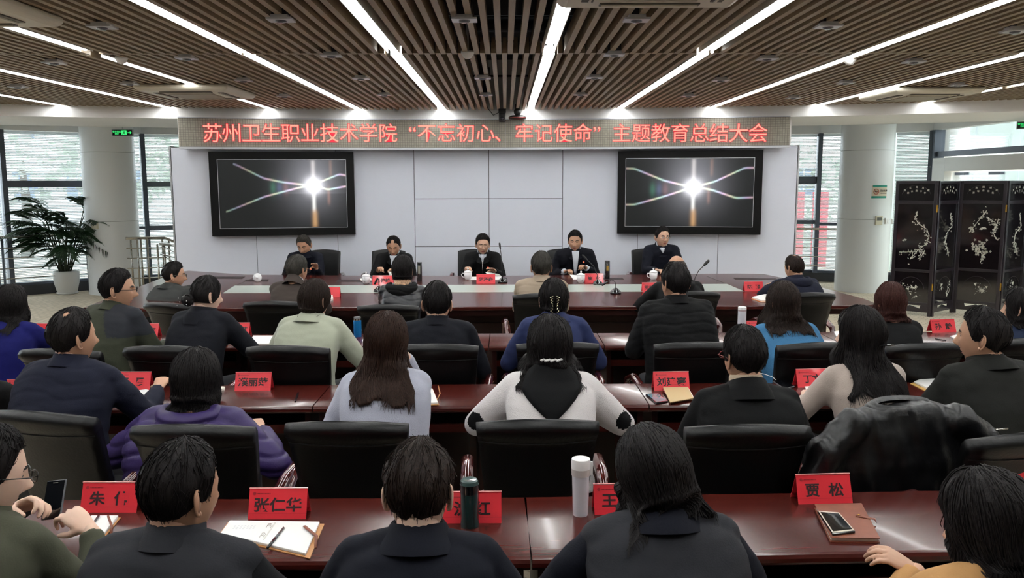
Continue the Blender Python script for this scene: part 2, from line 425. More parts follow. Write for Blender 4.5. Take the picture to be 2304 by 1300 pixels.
# lobby beyond: light glazed wall panels and a sloping white soffit
lob = bpy.data.objects.new('wall_lobby', None); col.objects.link(lob); lob['kind'] = 'structure'
M_lob = mat('lobby_panel', (206, 218, 216), 0.25)
for i in range(9):
    y = 8.2+i*1.12
    MB().box((11.6, y, .0), (11.66, y+1.08, 3.05)).obj('glass_panel', M_lob, lob)
for i in range(4):
    x = 8.0+i*.95
    MB().box((x, 17.6, 0), (x+.91, 17.66, 3.2)).obj('glass_panel', M_lob, lob)
MB().box((11.55, 8, 3.05), (11.7, 18, 3.10)).obj('top_rail', M_alu, lob)
MB().add([(7.9, 8, 3.35), (13, 8, 3.75), (13, 18.4, 3.75), (7.9, 18.4, 3.35), (7.9, 8, 3.40), (13, 8, 3.80), (13, 18.4, 3.80), (7.9, 18.4, 3.40)], [(0, 3, 2, 1), (4, 5, 6, 7), (0, 1, 5, 4), (1, 2, 6, 5), (2, 3, 7, 6), (3, 0, 4, 7)]).obj('lobby_ceiling', M_white, lob)
_la = bpy.data.lights.new('lobby_fill', 'AREA'); _la.shape = 'RECTANGLE'; _la.size = 3.0; _la.size_y = 8.0; _la.energy = 170; _la.color = (.95, 1, 1)  # fill lamp added under the lobby ceiling to brighten it, no fixture modelled
_lo = bpy.data.objects.new('lobby_fill', _la); col.objects.link(_lo); _lo.location = (10.2, 13, 3.30)
MB().box((7.9, 8.0, -.08), (13, 18.4, -.01)).obj('lobby_floor', mat('pale_stone', (225, 228, 226), .3), lob)
MB().lathe([(.30, 0), (.30, 3.4)], (8.45, 15.9, 0), k=32).obj('lobby_pillar', M_pillar, lob, True)

# ---------------- outside
M_grass = mat('lawn', (160, 162, 154), .9, var=.3, vscale=.5)
struct('ground', MB().box((-60, 18.6, -.6), (60, 90, -.5)), M_grass)
def building(x0, x1, y, h, label, c, nx, nz, zs=2.4):
    t = thing('building', label, 'building', ((x0+x1)/2, y, -.5))
    w = (x1-x0)/2
    MB().box((-w, 0, 0), (w, 8, h)).obj('facade', mat('facade_%d' % int(x0), c, .8), t)
    mw = mat('far_window', (95, 110, 140), .3); mfw = mat('far_window_frame', (225, 228, 230), .6)
    for i in range(nx):
        for j in range(nz):
            cx = -w+(i+.5)*2*w/nx; cz = 1.6+j*zs
            f = MB().box((cx-.62, -.06, cz-.05), (cx+.62, .02, cz+1.45)).obj('window', mfw, t)
            p = MB()
            for a in (-1, 1):
                for b in (0, 1): p.box((cx+a*.31-.27, -.09, cz+.02+b*.72), (cx+a*.31+.27, -.05, cz+.66+b*.72))
            p.obj('pane', mw, f)
    return t
building(5, 27, 38, 15, 'pale stone office building seen through the blinds right of the panel wall', (212, 206, 200), 9, 5, 2.9)
building(-34, -14, 40, 9, 'light grey building behind trees at the left windows', (205, 208, 210), 8, 3, 2.9)
M_leaf = mat('tree_foliage', (170, 180, 168), .8, var=.25, vscale=2); M_bark = mat('bark', (70, 60, 52), .9)
def tree(x, y, h, r, label):
    t = thing('tree', label, 'tree', (x, y, -.5), random.uniform(0, 6))
    MB().tube([(0, 0, 0), (.1, 0, h*.35), (0, .1, h*.6)], [.2, .15, .08], 8).obj('trunk', M_bark, t, True)
    m = MB(); rng = np.random.default_rng(int(abs(x)*10+y))
    n = 520; u = rng.normal(size=(n, 3)); u /= np.linalg.norm(u, axis=1)[:, None]; rr = r*(.55+.45*rng.random(n)**.5)
    c = u*rr[:, None]*np.array([1, 1, .85])+np.array([0, 0, h-r*.7])
    for p in c:
        a = rng.normal(size=3); a /= np.linalg.norm(a); b = np.cross(a, rng.normal(size=3)); b /= np.linalg.norm(b); s = .12+.14*rng.random()
        m.add([p-a*s, p+b*s*.6, p+a*s, p-b*s*.6], [(0, 1, 2, 3)])
    o = m.obj('foliage', M_leaf, t); o['kind'] = 'stuff'
for x, y, h, r, lb in ((-15.5, 27, 5.2, 2.2, 'round green tree outside the leftmost window'), (-10.4, 23, 4.2, 1.6, 'green tree outside the window behind the palm'), (-8.0, 27, 4.2, 2.2, 'green tree outside the window left of the panel wall'),
                       (9.0, 27, 3.4, 2.1, 'low green tree outside the window right of the panel wall'), (13.6, 29, 3.6, 2.0, 'green tree outside between right pillar and building')):
    tree(x, y, h, r, lb)
t = tag(MB().box((-.55, -.03, 0), (-.12, .03, 2.1)).box((.12, -.03, 0), (.55, .03, 2.1)).obj('red_banner', mat('banner_red', (215, 60, 75), .6)), 'pair of red banners standing outside the right window', 'banner')
t.location = (8.45, 23.2, -.5)

# ---------------- LED sign
def led_mat():
    m = mat('led_cells', (126, 122, 110), .35); nt = m.node_tree; n = nt.nodes; l = nt.links; b = n['Principled BSDF']
    tc = n.new('ShaderNodeTexCoord'); mp = n.new('ShaderNodeMapping'); mp.inputs['Rotation'].default_value = (rad(90), 0, 0)
    br = n.new('ShaderNodeTexBrick'); br.offset = 0; br.inputs['Scale'].default_value = 1.0
    br.inputs['Brick Width'].default_value = .0305; br.inputs['Row Height'].default_value = .0305; br.inputs['Mortar Size'].default_value = .0022
    br.inputs['Color1'].default_value = lin((150, 144, 130))+(1,); br.inputs['Color2'].default_value = lin((136, 131, 118))+(1,); br.inputs['Mortar'].default_value = lin((98, 94, 84))+(1,)
    l.new(tc.outputs['Object'], mp.inputs[0]); l.new(mp.outputs[0], br.inputs[0]); l.new(br.outputs[0], b.inputs['Base Color'])
    bp = n.new('ShaderNodeBump'); bp.inputs['Strength'].default_value = .5; bp.inputs['Distance'].default_value = .004; l.new(br.outputs['Fac'], bp.inputs['Height']); bp.invert = True; l.new(bp.outputs[0], b.inputs['Normal'])
    return m
M_led = led_mat()
def ly(X): return 11.50-(X+.25)**2/34.0
sign = thing('led_sign', 'long grey LED sign with glowing red Chinese lettering above the panel wall', 'sign', (-.26, 11.5, 2.345))
SX0, SX1 = -4.25, 3.735; NM = 15; so = Vector((-.26, 11.5, 2.345))
for i in range(NM):
    x0 = SX0+(SX1-SX0)*i/NM+.001; x1 = SX0+(SX1-SX0)*(i+1)/NM-.001
    for nm, z0, z1, dy, mm in (('display_module', .028, .395, 0, M_led), ('bottom_ledge', 0, .026, -.012, M_alu), ('top_rail', .397, .41, -.012, M_alu)):
        m = MB(); m.rings([[(x, ly(x)+dy, z0), (x, ly(x)+dy, z1), (x, ly(x)+.10, z1), (x, ly(x)+.10, z0)] for x in (x0, x1)])
        m.v = [v-np.array([so.x, so.y, 0]) for v in m.v]; m.obj(nm, mm, sign)
M_red = mat('led_red', (40, 2, 4), .5, emis=(255, 40, 62), estr=.5)
M_sal = mat('led_salmon', (60, 20, 10), .5, emis=(255, 150, 128), estr=.62)
TXT = '苏州卫生职业技术学院“不忘初心、牢记使命”主题教育总结大会'
for i, ch in enumerate(TXT):
    px = 478+43.85*i
    if ch == '“': px = 928
    if ch == '”': px = 1343
    if ch == '、': px = 1133
    p = PY(px, 302.5, 11.45); X = p.x; Yf = ly(X)
    p = PY(px, 302.5, Yf-.01); a = -math.atan((X+.25)*2/34.0)
    wide = 1.0
    text_obj(ch, .262, M_red, 'character', sign, (p.x-so.x, Yf-.002-so.y, p.z-so.z), (rad(90), 0, a), .001, .0045)
    text_obj(ch, .262, M_sal, 'character', sign, (p.x-so.x, Yf-.005-so.y, p.z-so.z), (rad(90), 0, a), .001, -.0010)

# ---------------- screens
def screen_tex(core, kind):
    W, H = 200, 114
    u, v = np.meshgrid(np.linspace(0, 1, W), np.linspace(0, 1, H)); cx, cy_ = core
    asp = 1.78; dx = (u-cx)*asp; dy = v-cy_; r = np.sqrt(dx*dx+dy*dy)
    img = np.zeros((H, W, 3)); img += np.array([.012, .013, .013])
    img += (np.exp(-(r/.11)**2)*1.6)[..., None]*np.array([1, 1, 1.05]); img += (np.exp(-(r/.32)**1.6)*.28)[..., None]*np.array([.9, .9, 1.0])
    def hue(t):
        return np.stack([.5+.5*np.cos(6.283*(t)), .5+.5*np.cos(6.283*(t-.33)), .5+.5*np.cos(6.283*(t-.66))], -1)
    def curve(pts, amp, wd):
        xs_, ys_ = zip(*pts); y = np.interp(u, xs_, ys_); k = np.ones(9)/9
        yy = np.convolve(np.pad(y[0], 4, mode='edge'), k, 'valid'); y = np.tile(yy, (H, 1))
        d = np.abs(v-y); mask = (u >= xs_[0]) & (u <= xs_[-1])
        fall = amp*np.exp(-(np.abs(u-cx)/.45)**2)+amp*.18
        h = .35*hue(u*5.0)+.65
        return (np.exp(-(d/wd)**2)*fall*mask)[..., None]*h*np.where(np.abs(u-cx) < .25, 1, .9)[..., None]
    if kind == 0:
        img += curve([(.0, 1.0-.0), (.14, .93), (.35, .73), (.5, .67), (.72, .62), (.95, .79), (1, .77)], .8, .013)*(u > .12)[..., None]
        img += curve([(.05, .24), (.35, .46), (.6, .58), (.74, .64), (.85, .56), (1, .61)], .95, .012)
    else:
        img += curve([(.0, .86), (.07, .855), (.3, .68), (.45, .61), (.55, .585), (.68, .54), (.87, .42), (1, .43)], 1.0, .013)
        img += curve([(.0, .32), (.07, .32), (.3, .44), (.45, .53), (.55, .585), (.7, .66), (.93, .86), (1, .86)], 1.0, .013)
    # vertical streaks
    for x0, w, amp, lo, hi, c in ((cx, .014, .8, .25, .62, (1, 1, .95)), (cx, .016, .45, .62, 1.0, (1, .93, .9)), (cx+.004, .02, .5, 0, .25, (1, .55, .22)), (cx+.12, .012, .18, .35, .6, (1, .45, .3)), (cx+.14, .012, .14, .75, 1, (1, .5, .3))):
        img += (np.exp(-((u-x0)/w)**2)*amp/(1+np.exp(-(v-lo)*60))/(1+np.exp((v-hi)*60)))[..., None]*np.array(c)
    img += (np.exp(-((u-cx)/.2)**2)*.10*(v > .5))[..., None]*np.array([.9, .9, 1])
    for x0, c in ((cx-.32, (.1, .5, .3)), (cx-.27, (.2, .3, .6)), (cx-.22, (.6, .25, .3))):
        img += (np.exp(-((u-x0)/.022)**2)*np.exp(-((v-cy_+.03)/.10)**2)*.22)[..., None]*np.array(c)
    return u, v, np.clip(img, 0, 1.3)
def emis_vcol(name, s):
    m = bpy.data.materials.new(name); m.use_nodes = True; n = m.node_tree.nodes; l = m.node_tree.links; b = n['Principled BSDF']
    b.inputs['Base Color'].default_value = (.003, .003, .003, 1); b.inputs['Roughness'].default_value = .3; b.inputs['Specular IOR Level'].default_value = .25
    a = n.new('ShaderNodeAttribute'); a.attribute_name = 'picture'; l.new(a.outputs['Color'], b.inputs['Emission Color']); b.inputs['Emission Strength'].default_value = s
    return m
M_scr = emis_vcol('screen_picture', .45)
M_bez = mat('black_bezel', (3, 3, 3), .5, spec=.2)
def tv(x0, x1, zb, zt, core, kind, label, ystand):
    y0, y1 = wy(x0)-ystand, wy(x1)-ystand
    a = math.atan2(y1-y0, x1-x0); w = math.hypot(x1-x0, y1-y0); h = zt-zb
    t = thing('television', label, 'television', ((x0+x1)/2, (y0+y1)/2, zb), a, 'wall screens')
    MB().box((-w/2, .0, 0), (w/2, .09, h)).obj('surround', M_bez, t)
    bw, bh = .105*1, .10
    f = MB()
    for lo, hi in (((-w/2+bw, -.008, bh), (w/2-bw, 0, bh+.006)), ((-w/2+bw, -.008, h-bh-.006), (w/2-bw, 0, h-bh)), ((-w/2+bw, -.008, bh), (-w/2+bw+.006, 0, h-bh)), ((w/2-bw-.006, -.008, bh), (w/2-bw, 0, h-bh))): f.box(lo, hi)
    f.obj('bezel', M_alu, t)
    u, v, img = screen_tex(core, kind); H, W = u.shape
    X = -w/2+bw+.008+(w-2*bw-.016)*u; Z = bh+.008+(h-2*bh-.016)*v
    P = np.stack([X, np.full_like(X, -.004), Z], -1).reshape(-1, 3); F_ = [(j*W+i, j*W+i+1, (j+1)*W+i+1, (j+1)*W+i) for j in range(H-1) for i in range(W-1)]
    m = MB(); m.add(P, F_)
    # thin slab behind so the screen has thickness
    o = m.obj('screen', M_scr, t, True)
    ca = o.data.color_attributes.new('picture', 'FLOAT_COLOR', 'POINT')
    arr = np.concatenate([img.reshape(-1, 3), np.ones((W*H, 1))], 1).astype(np.float32); ca.data.foreach_set('color', arr.ravel())
    return t
tv(-3.93, -2.07, 1.19, 2.315, (.74, .62), 0, 'left black wall screen whose bright flare sits right of centre', .12)
tv(1.55, 3.44, 1.19, 2.32, (.535, .575), 1, 'right black wall screen with centred bright flare', .12)

# ---------------- light strips
M_tube = mat('tube_glow', (255, 255, 255), .4, emis=(250, 252, 255), estr=STRIP_POWER)
M_refl = mat('white_channel', (240, 240, 232), .35)
names = ['leftmost of the long white ceiling light strips', 'second ceiling light strip from the left, ending at the bulkhead', 'ceiling light strip interrupted by the left air conditioner cassette', 'ceiling light strip ending above the left wall screen',
         'ceiling light strip just left of the dark middle of the ceiling', 'ceiling light strip just right of the dark middle of the ceiling', 'ceiling light strip ending above the left half of the right screen', 'ceiling light strip ending above the right edge of the right screen',
         'ceiling light strip beside the smoke detector on the right', 'rightmost of the long white ceiling light strips']
for i, x in enumerate(lanes):
    t = thing('light_strip', names[i], 'light', (x, 0, CEIL), 0, 'ceiling light strips')
    segs = [(.6, 6.56), (6.66, cy(x)-.06)]
    if i == 2: segs = [(.6, 6.45), (6.75, 8.62), (10.0, cy(x)-.06)]
    if i in (1, ): segs = [(.6, 7.0), (7.05, cy(x)-.06)]
    if i == 9: segs = [(.6, 6.56), (6.66, 8.9), (9.1, cy(x)-.06)]
    for y0, y1 in segs:
        dx = .0 if y0 < 3 else .008
        c = MB()
        for s in (-1, 1): c.box((s*.046-.003+dx, y0, .0), (s*.046+.003+dx, y1, .07))
        c.box((-.046+dx, y0, .066), (.046+dx, y1, .072)); c.obj('channel', M_refl, t)
        MB().tube([(dx, y0+.02, .022), (dx, y1-.02, .022)], .021, 10).obj('tube', M_tube, t, True)

# ---------------- downlights hanging between the slats
M_dl = mat('downlight_grey', (205, 205, 208), .35, metal=.5)
DL = [(230, 63), (122, 143), (420, 133), (632, 47), (745, 127), (292, 190), (548, 183), (812, 178), (640, 218), (865, 215), (40, 197), (1045, 47), (1086, 177), (1093, 215), (1432, 47), (1382, 125), (1338, 176), (1306, 214), (1863, 62), (1726, 134), (2056, 141), (1622, 182), (1903, 188), (1549, 217), (1785, 221), (2155, 193), (2284, 72)]
def downlight():
    t = thing('downlight', '', 'light')
    MB().box((-.075, -.06, 0), (.075, .06, .012)).box((-.05, -.045, .012), (.05, .045, .03)).obj('plate', M_dl, t)
    f = MB(); f.lathe([(.02, -.012), (.034, -.004), (.034, .004)], k=20); f.obj('lamp_lens', mat('lens', (120, 120, 126), .1, metal=.6), t, True)
    MB().box((-.045, -.04, .03), (.045, .04, .30)).obj('housing', mat('housing_dark', (34, 34, 44), .5), t)
    return t
dproto = downlight()
def row_of(y): return 'front' if y > 160 else ('middle' if y > 100 else 'near')
for i, (px, py) in enumerate(DL):
    p = PZ(px, py, CEIL-.03)
    side = 'left' if px < 1000 else ('right' if px > 1150 else 'centre')
    srt = sorted([q for q in DL if row_of(q[1]) == row_of(py)])
    k = srt.index((px, py)); ords = ['first', 'second', 'third', 'fourth', 'fifth', 'sixth', 'seventh', 'eighth', 'ninth', 'tenth', 'eleventh', 'twelfth', 'thirteenth', 'fourteenth', 'fifteenth', 'sixteenth', 'seventeenth']
    where = {'front': 'farthest ceiling zone above the sign', 'middle': 'line where the slats break', 'near': 'nearest ceiling zone'}[row_of(py)]
    place(dproto, i > 0, p, 0, 'small square downlight, %s from the left in the %s' % (ords[k], where), 'square downlights between the slats')
# smoke detectors
def smoke():
    m = MB(); m.lathe([(.05, .03), (.05, .012), (.042, 0), (.03, -.02), (.012, -.028)], k=24)
    o = m.obj('smoke_detector', M_white, None, True); return o
for i, (px, py, lb) in enumerate(((273, 136, 'cream smoke detector at the break of the third light strip'), (1052, 124, 'cream smoke detector in the dark middle of the ceiling'), (1912, 139, 'cream smoke detector beside the strip on the right'))):
    o = smoke(); o.location = PZ(px, py, CEIL-.02); tag(o, lb, 'smoke detector', 'smoke detectors')
    if i: o.data = o.data
    MB().tube([(0, 0, .03), (0, 0, .45)], .012, 6).obj('conduit', M_white, o)
# air conditioner cassettes
M_ac = mat('cream_plastic', (214, 208, 190), .45)
def cassette(x, y, label, rz=0, s=1.0):
    t = thing('ceiling_cassette', label, 'air conditioner', (x, y, CEIL-.03), rz, 'ceiling air conditioners')
    b = MB(); b.rings([[(sx*.475*s*k, sy*.475*s*k, z) for sx, sy in ((-1, -1), (1, -1), (1, 1), (-1, 1))] for k, z in ((.9, -.035), (.98, -.02), (1, 0), (1, .03))]); bo = b.obj('panel', M_ac, t); bevel(bo, .02, 3)
    g_ = MB()
    for i in range(12): g_.box((-.22, -.21+i*.036, -.05), (.22, -.19+i*.036, -.034))
    g_.obj('grille', mat('cream_grille', (190, 184, 168), .5), t)
    for k in range(4):
        v = MB(); v.box((-.26, .30, -.042), (.26, .36, -.03)); v.box((-.25, .315, -.05), (.25, .325, -.036), 1)
        o = v.obj('air_vane', [mat('vent_dark', (90, 86, 76), .6), M_ac], t); o.rotation_euler = (0, 0, k*math.pi/2)
    MB().box((-.4*s, -.4*s, .03), (.4*s, .4*s, .35)).obj('casing', M_plen, t)
    return t
p = PZ(445, 211, CEIL-.05); cassette(p.x, p.y, 'cream ceiling air conditioner cassette on the left near the bulkhead')
p = PZ(2068, 216, CEIL-.05); cassette(p.x, p.y, 'cream ceiling air conditioner cassette on the right near the bulkhead', 0)
p = PZ(1452, 13, CEIL-.05); cassette(p.x, p.y-.45, 'cream ceiling air conditioner cassette cut by the top of the picture')
p = PZ(20, 22, CEIL-.05); cassette(p.x-.42, p.y-.0, 'cream ceiling air conditioner cassette at the upper left corner')
# cameras on the bulkhead
t = thing('dome_camera', 'black pan and tilt camera hanging on the bulkhead, left of two', 'camera', (PY(1130, 247, 11.5).x, 11.42, 2.80))
MB().box((-.05, -.05, .03), (.05, .05, .08)).obj('bracket', M_black, t); 
o = MB().box((-.045, -.05, -.09), (.045, .04, .03)).obj('body', M_black, t); bevel(o, .01)
MB().ball((0, -.05, -.05), .028).obj('lens', mat('lens_glass', (40, 40, 50), .05), t, True)
MB().tube([(-.02, .03, .05), (-.12, .02, .0), (-.2, .05, .1), (-.26, .05, .3)], .006, 6).obj('cable', M_black, t, True)
t = thing('track_camera', 'black conference camera with wide oval base under the bulkhead, right of two', 'camera', (PY(1164, 260, 11.5).x, 11.40, 2.74))
MB().lathe([(.04, .0), (.115, .01), (.12, .03), (.09, .05), (.03, .055)], k=28).obj('base', M_black, t, True)
MB().lathe([(.117, .012), (.121, .02), (.117, .028)], k=28).obj('red_ring', mat('dark_red_ring', (110, 30, 34), .3), t, True)
MB().ball((0, 0, .10), (.05, .05, .055)).obj('head', M_black, t, True)
MB().box((-.03, -.02, .13), (.03, .02, .2)).obj('bracket', M_black, t)

# exit signs, thermostats, notices
def exit_sign(px, py, Y, label, rz=0):
    p = PY(px, py, Y); t = thing('exit_sign', label, 'sign', p, rz, 'exit signs')
    w, h = .165, .055
    MB().box((-w, -.012, -h), (w, .012, h)).obj('case', M_alu, t)
    MB().box((-w+.012, -.016, -h+.010), (w-.012, -.010, h-.010)).obj('face', mat('exit_black', (6, 20, 12), .3), t)
    G = mat('exit_green', (10, 60, 30), .5, emis=(60, 235, 120), estr=.5)
    MB().box((-.005-.005, -.02, -.036), (.068, -.015, .036)).obj('pictogram_field', G, t)
    m = MB(); m.ball((.033, -.021, .021), .0075, 8, 5); m.tube([(.033, -.021, .012), (.028, -.021, -.008), (.012, -.021, -.018), (.008, -.021, -.03)], .0045, 5); m.tube([(.028, -.021, -.008), (.042, -.021, -.018), (.05, -.021, -.03)], .0045, 5); m.tube([(.014, -.021, .004), (.032, -.021, .008), (.05, -.021, -.004)], .0035, 5)
    m.obj('running_figure', mat('exit_black', (6, 20, 12)), t)
    m = MB(); m.box((.085, -.02, -.006), (.125, -.015, .006)); m.add([(.12, -.02, -.022), (.146, -.02, 0), (.12, -.02, .022), (.12, -.015, -.022), (.146, -.015, 0), (.12, -.015, .022)], [(0, 1, 2), (5, 4, 3), (0, 3, 4, 1), (1, 4, 5, 2), (2, 5, 3, 0)]); m.obj('arrow', G, t)
    text_obj('安全出口', .034, G, 'lettering', t, (-.083, -.018, .014), (rad(90), 0, 0), .001, .0005)
    text_obj('EXIT', .030, G, 'lettering', t, (-.083, -.018, -.018), (rad(90), 0, 0), .001, .0005)
    MB().tube([(0, 0, h), (0, 0, h+.2)], .006, 6).obj('hanger', M_alu, t)
exit_sign(276, 298.5, 13.25, 'black and green exit sign with an arrow beside the left pillar')
exit_sign(2318, 281, 11.8, 'green exit sign cut by the right edge of the picture', rad(-35))
def on_pillar(P, r, px, py):
    c = Vector((P.location.x, P.location.y))
    d = ray(px, py); a = d[0]**2+d[1]**2; b = -2*(d[0]*c.x+d[1]*c.y); cc = c.length_squared-r*r
    t = (-b-math.sqrt(max(0, b*b-4*a*cc)))/(2*a); p = Vector((d[0]*t, d[1]*t, ZC+d[2]*t)); ang = math.atan2(p.y-c.y, p.x-c.x)+math.pi/2
    return p, ang
M_cream = mat('cream_switch', (222, 214, 188), .4)
def wallbox(P, r, px, py, w, h, label, name, lcd=False, m=None):
    p, a = on_pillar(P, r, px, py); t = thing(name, label, 'switch', p, a)
    o = MB().box((-w/2, -.022, -h/2), (w/2, .02, h/2)).obj('plate', m or M_cream, t); bevel(o, .004)
    if lcd: MB().box((-w*.36, -.027, h*.02), (w*.36, -.02, h*.34)).obj('display', mat('lcd_dark', (92, 92, 76), .3), t)
    else:
        for s in (-1, 1): MB().box((-w*.22+s*w*.22, -.027, -h*.3), (w*.1+s*w*.22, -.02, h*.3)).obj('key', m or M_cream, t)
wallbox(PL, .425, 214, 507, .12, .12, 'cream thermostat with display on the left pillar', 'thermostat', True)
wallbox(PR, .435, 1977, 496, .12, .15, 'cream thermostat with display on the right pillar', 'thermostat', True)
wallbox(PR, .435, 1994, 497, .09, .10, 'white light switch beside the thermostat on the right pillar', 'light_switch', False, M_white)
wallbox(PR, .435, 2005, 498, .08, .09, 'white socket plate nearest the folding screen', 'socket_plate', False, M_white)
# no-smoking notice
p, a = on_pillar(PR, .437, 1980, 431); t = thing('notice', 'small green and cream no smoking notice on the right pillar', 'sign', p, a)
def bent(w0, w1, z0, z1, m, name, off_=0.0):
    q = MB(); R = .437+off_; rr = []
    for i in range(9):
        s = w0+(w1-w0)*i/8; th = s/R; rr.append([(R*math.sin(th), R-R*math.cos(th)-off_, z0), (R*math.sin(th), R-R*math.cos(th)-off_, z1), (R*math.sin(th), R-R*math.cos(th)+.004, z1), (R*math.sin(th), R-R*math.cos(th)+.004, z0)])
    q.rings(rr); return q.obj(name, m, t)
TE = mat('notice_teal', (40, 150, 128), .5)
bent(-.135, .135, -.1, .1, mat('notice_cream', (226, 214, 190), .5), 'sheet', .003); bent(-.125, .135, .075, .11, TE, 'top_band', .006); bent(-.14, .13, -.11, -.075, TE, 'bottom_band', .006)
RD = mat('notice_red', (190, 96, 70), .5); m = MB(); m.tube([(-.075+.045*math.cos(q), -.012, .045*math.sin(q)) for q in np.linspace(0, 2*math.pi, 25)], .006, 5); m.tube([(-.108, -.012, .03), (-.042, -.012, -.03)], .004, 5); m.obj('symbol', RD, t); MB().box((-.10, -.011, -.006), (-.05, -.008, .006)).obj('cigarette', M_black, t)
text_obj('禁止吸烟', .036, M_black, 'lettering', t, (.06, -.010, .012), (rad(90), 0, 0), .001, .001, sx=.85)
text_obj('NO SMOKING', .017, M_black, 'lettering', t, (.06, -.010, -.03), (rad(90), 0, 0), .001, 0)

# ---------------- palm in pot
M_pot = mat('white_pot', (226, 226, 222), .4); M_palm = mat('palm_leaf', (34, 62, 34), .45, var=.3, vscale=6); M_stem = mat('palm_stem', (54, 62, 38), .6)
pp = PZ(152, 660, 0); t = thing('potted_palm', 'green palm with many thin canes in a round white pot by the left pillar', 'plant', (pp.x, pp.y, 0))
MB().lathe([(.135, 0), (.155, .02), (.20, .2), (.212, .38), (.204, .40), (.18, .40), (.178, .34), (.02, .33)], k=40).obj('pot', M_pot, t, True)
MB().lathe([(.15, -.0), (.172, .006), (.176, .025), (.155, .03)], k=40).obj('saucer', M_pot, t, True)
rng = np.random.default_rng(5)
def frond(o, d, L, n=17):
    m = MB(); d = Vector(d).normalized(); side = d.cross(Vector((0, 0, 1))).normalized(); pts = []
    for i in range(9):
        s = i/8; pts.append(Vector(o)+d*L*s+Vector((0, 0, -L*.42*s*s)))
    m.tube(pts, [.006]*4+[.004]*5, 5)
    for i in range(n):
        s = .18+.82*(i+.5)/n; k = s*8; a = int(min(7, k)); p = pts[a].lerp(pts[a+1], k-a); tg = (pts[a+1]-pts[a]).normalized()
        ll = L*(.46-.22*abs(s-.5))*(.85+.3*rng.random())
        for sg in (-1, 1):
            dr = (tg*.75+side*sg*.8+Vector((0, 0, .12))).normalized(); nn = dr.cross(tg).normalized(); w = dr.cross(nn).normalized()*.009
            q = [p, p+dr*ll*.4+w+Vector((0, 0, .01)), p+dr*ll*.75+w*.7-Vector((0, 0, ll*.12)), p+dr*ll-Vector((0, 0, ll*.3)), p+dr*ll*.75-w*.7-Vector((0, 0, ll*.12)), p+dr*ll*.4-w]
            m.add(q+[v+Vector((0, 0, -.0015)) for v in q], [(0, 1, 2, 3, 4, 5), (11, 10, 9, 8, 7, 6)])
    return m
for i in range(17):
    a = rng.uniform(0, 6.28); r0 = rng.uniform(.02, .11); lean = rng.uniform(.1, .55); h = rng.uniform(.60, 1.25)
    b = Vector((math.cos(a)*r0, math.sin(a)*r0, .33)); tip = b+Vector((math.cos(a)*lean*1.0, math.sin(a)*lean*.7, h))
    mid = b.lerp(tip, .5)-Vector((math.cos(a), math.sin(a), 0))*.03
    c = MB(); c.tube([b, mid, tip], [.013, .011, .008], 6); c.obj('cane', M_stem, t, True)
    nf = 5 if h > .7 else 4
    for j in range(nf):
        s = .55+.45*j/(nf-1); o_ = b.lerp(tip, s); aa = a+rng.uniform(-1.6, 1.6); el = rng.uniform(.05, .8) if j < nf-1 else rng.uniform(.9, 1.5)
        L = rng.uniform(.36, .66)
        frond(o_, (math.cos(aa), math.sin(aa)*.8, el), L).obj('frond', M_palm, t)

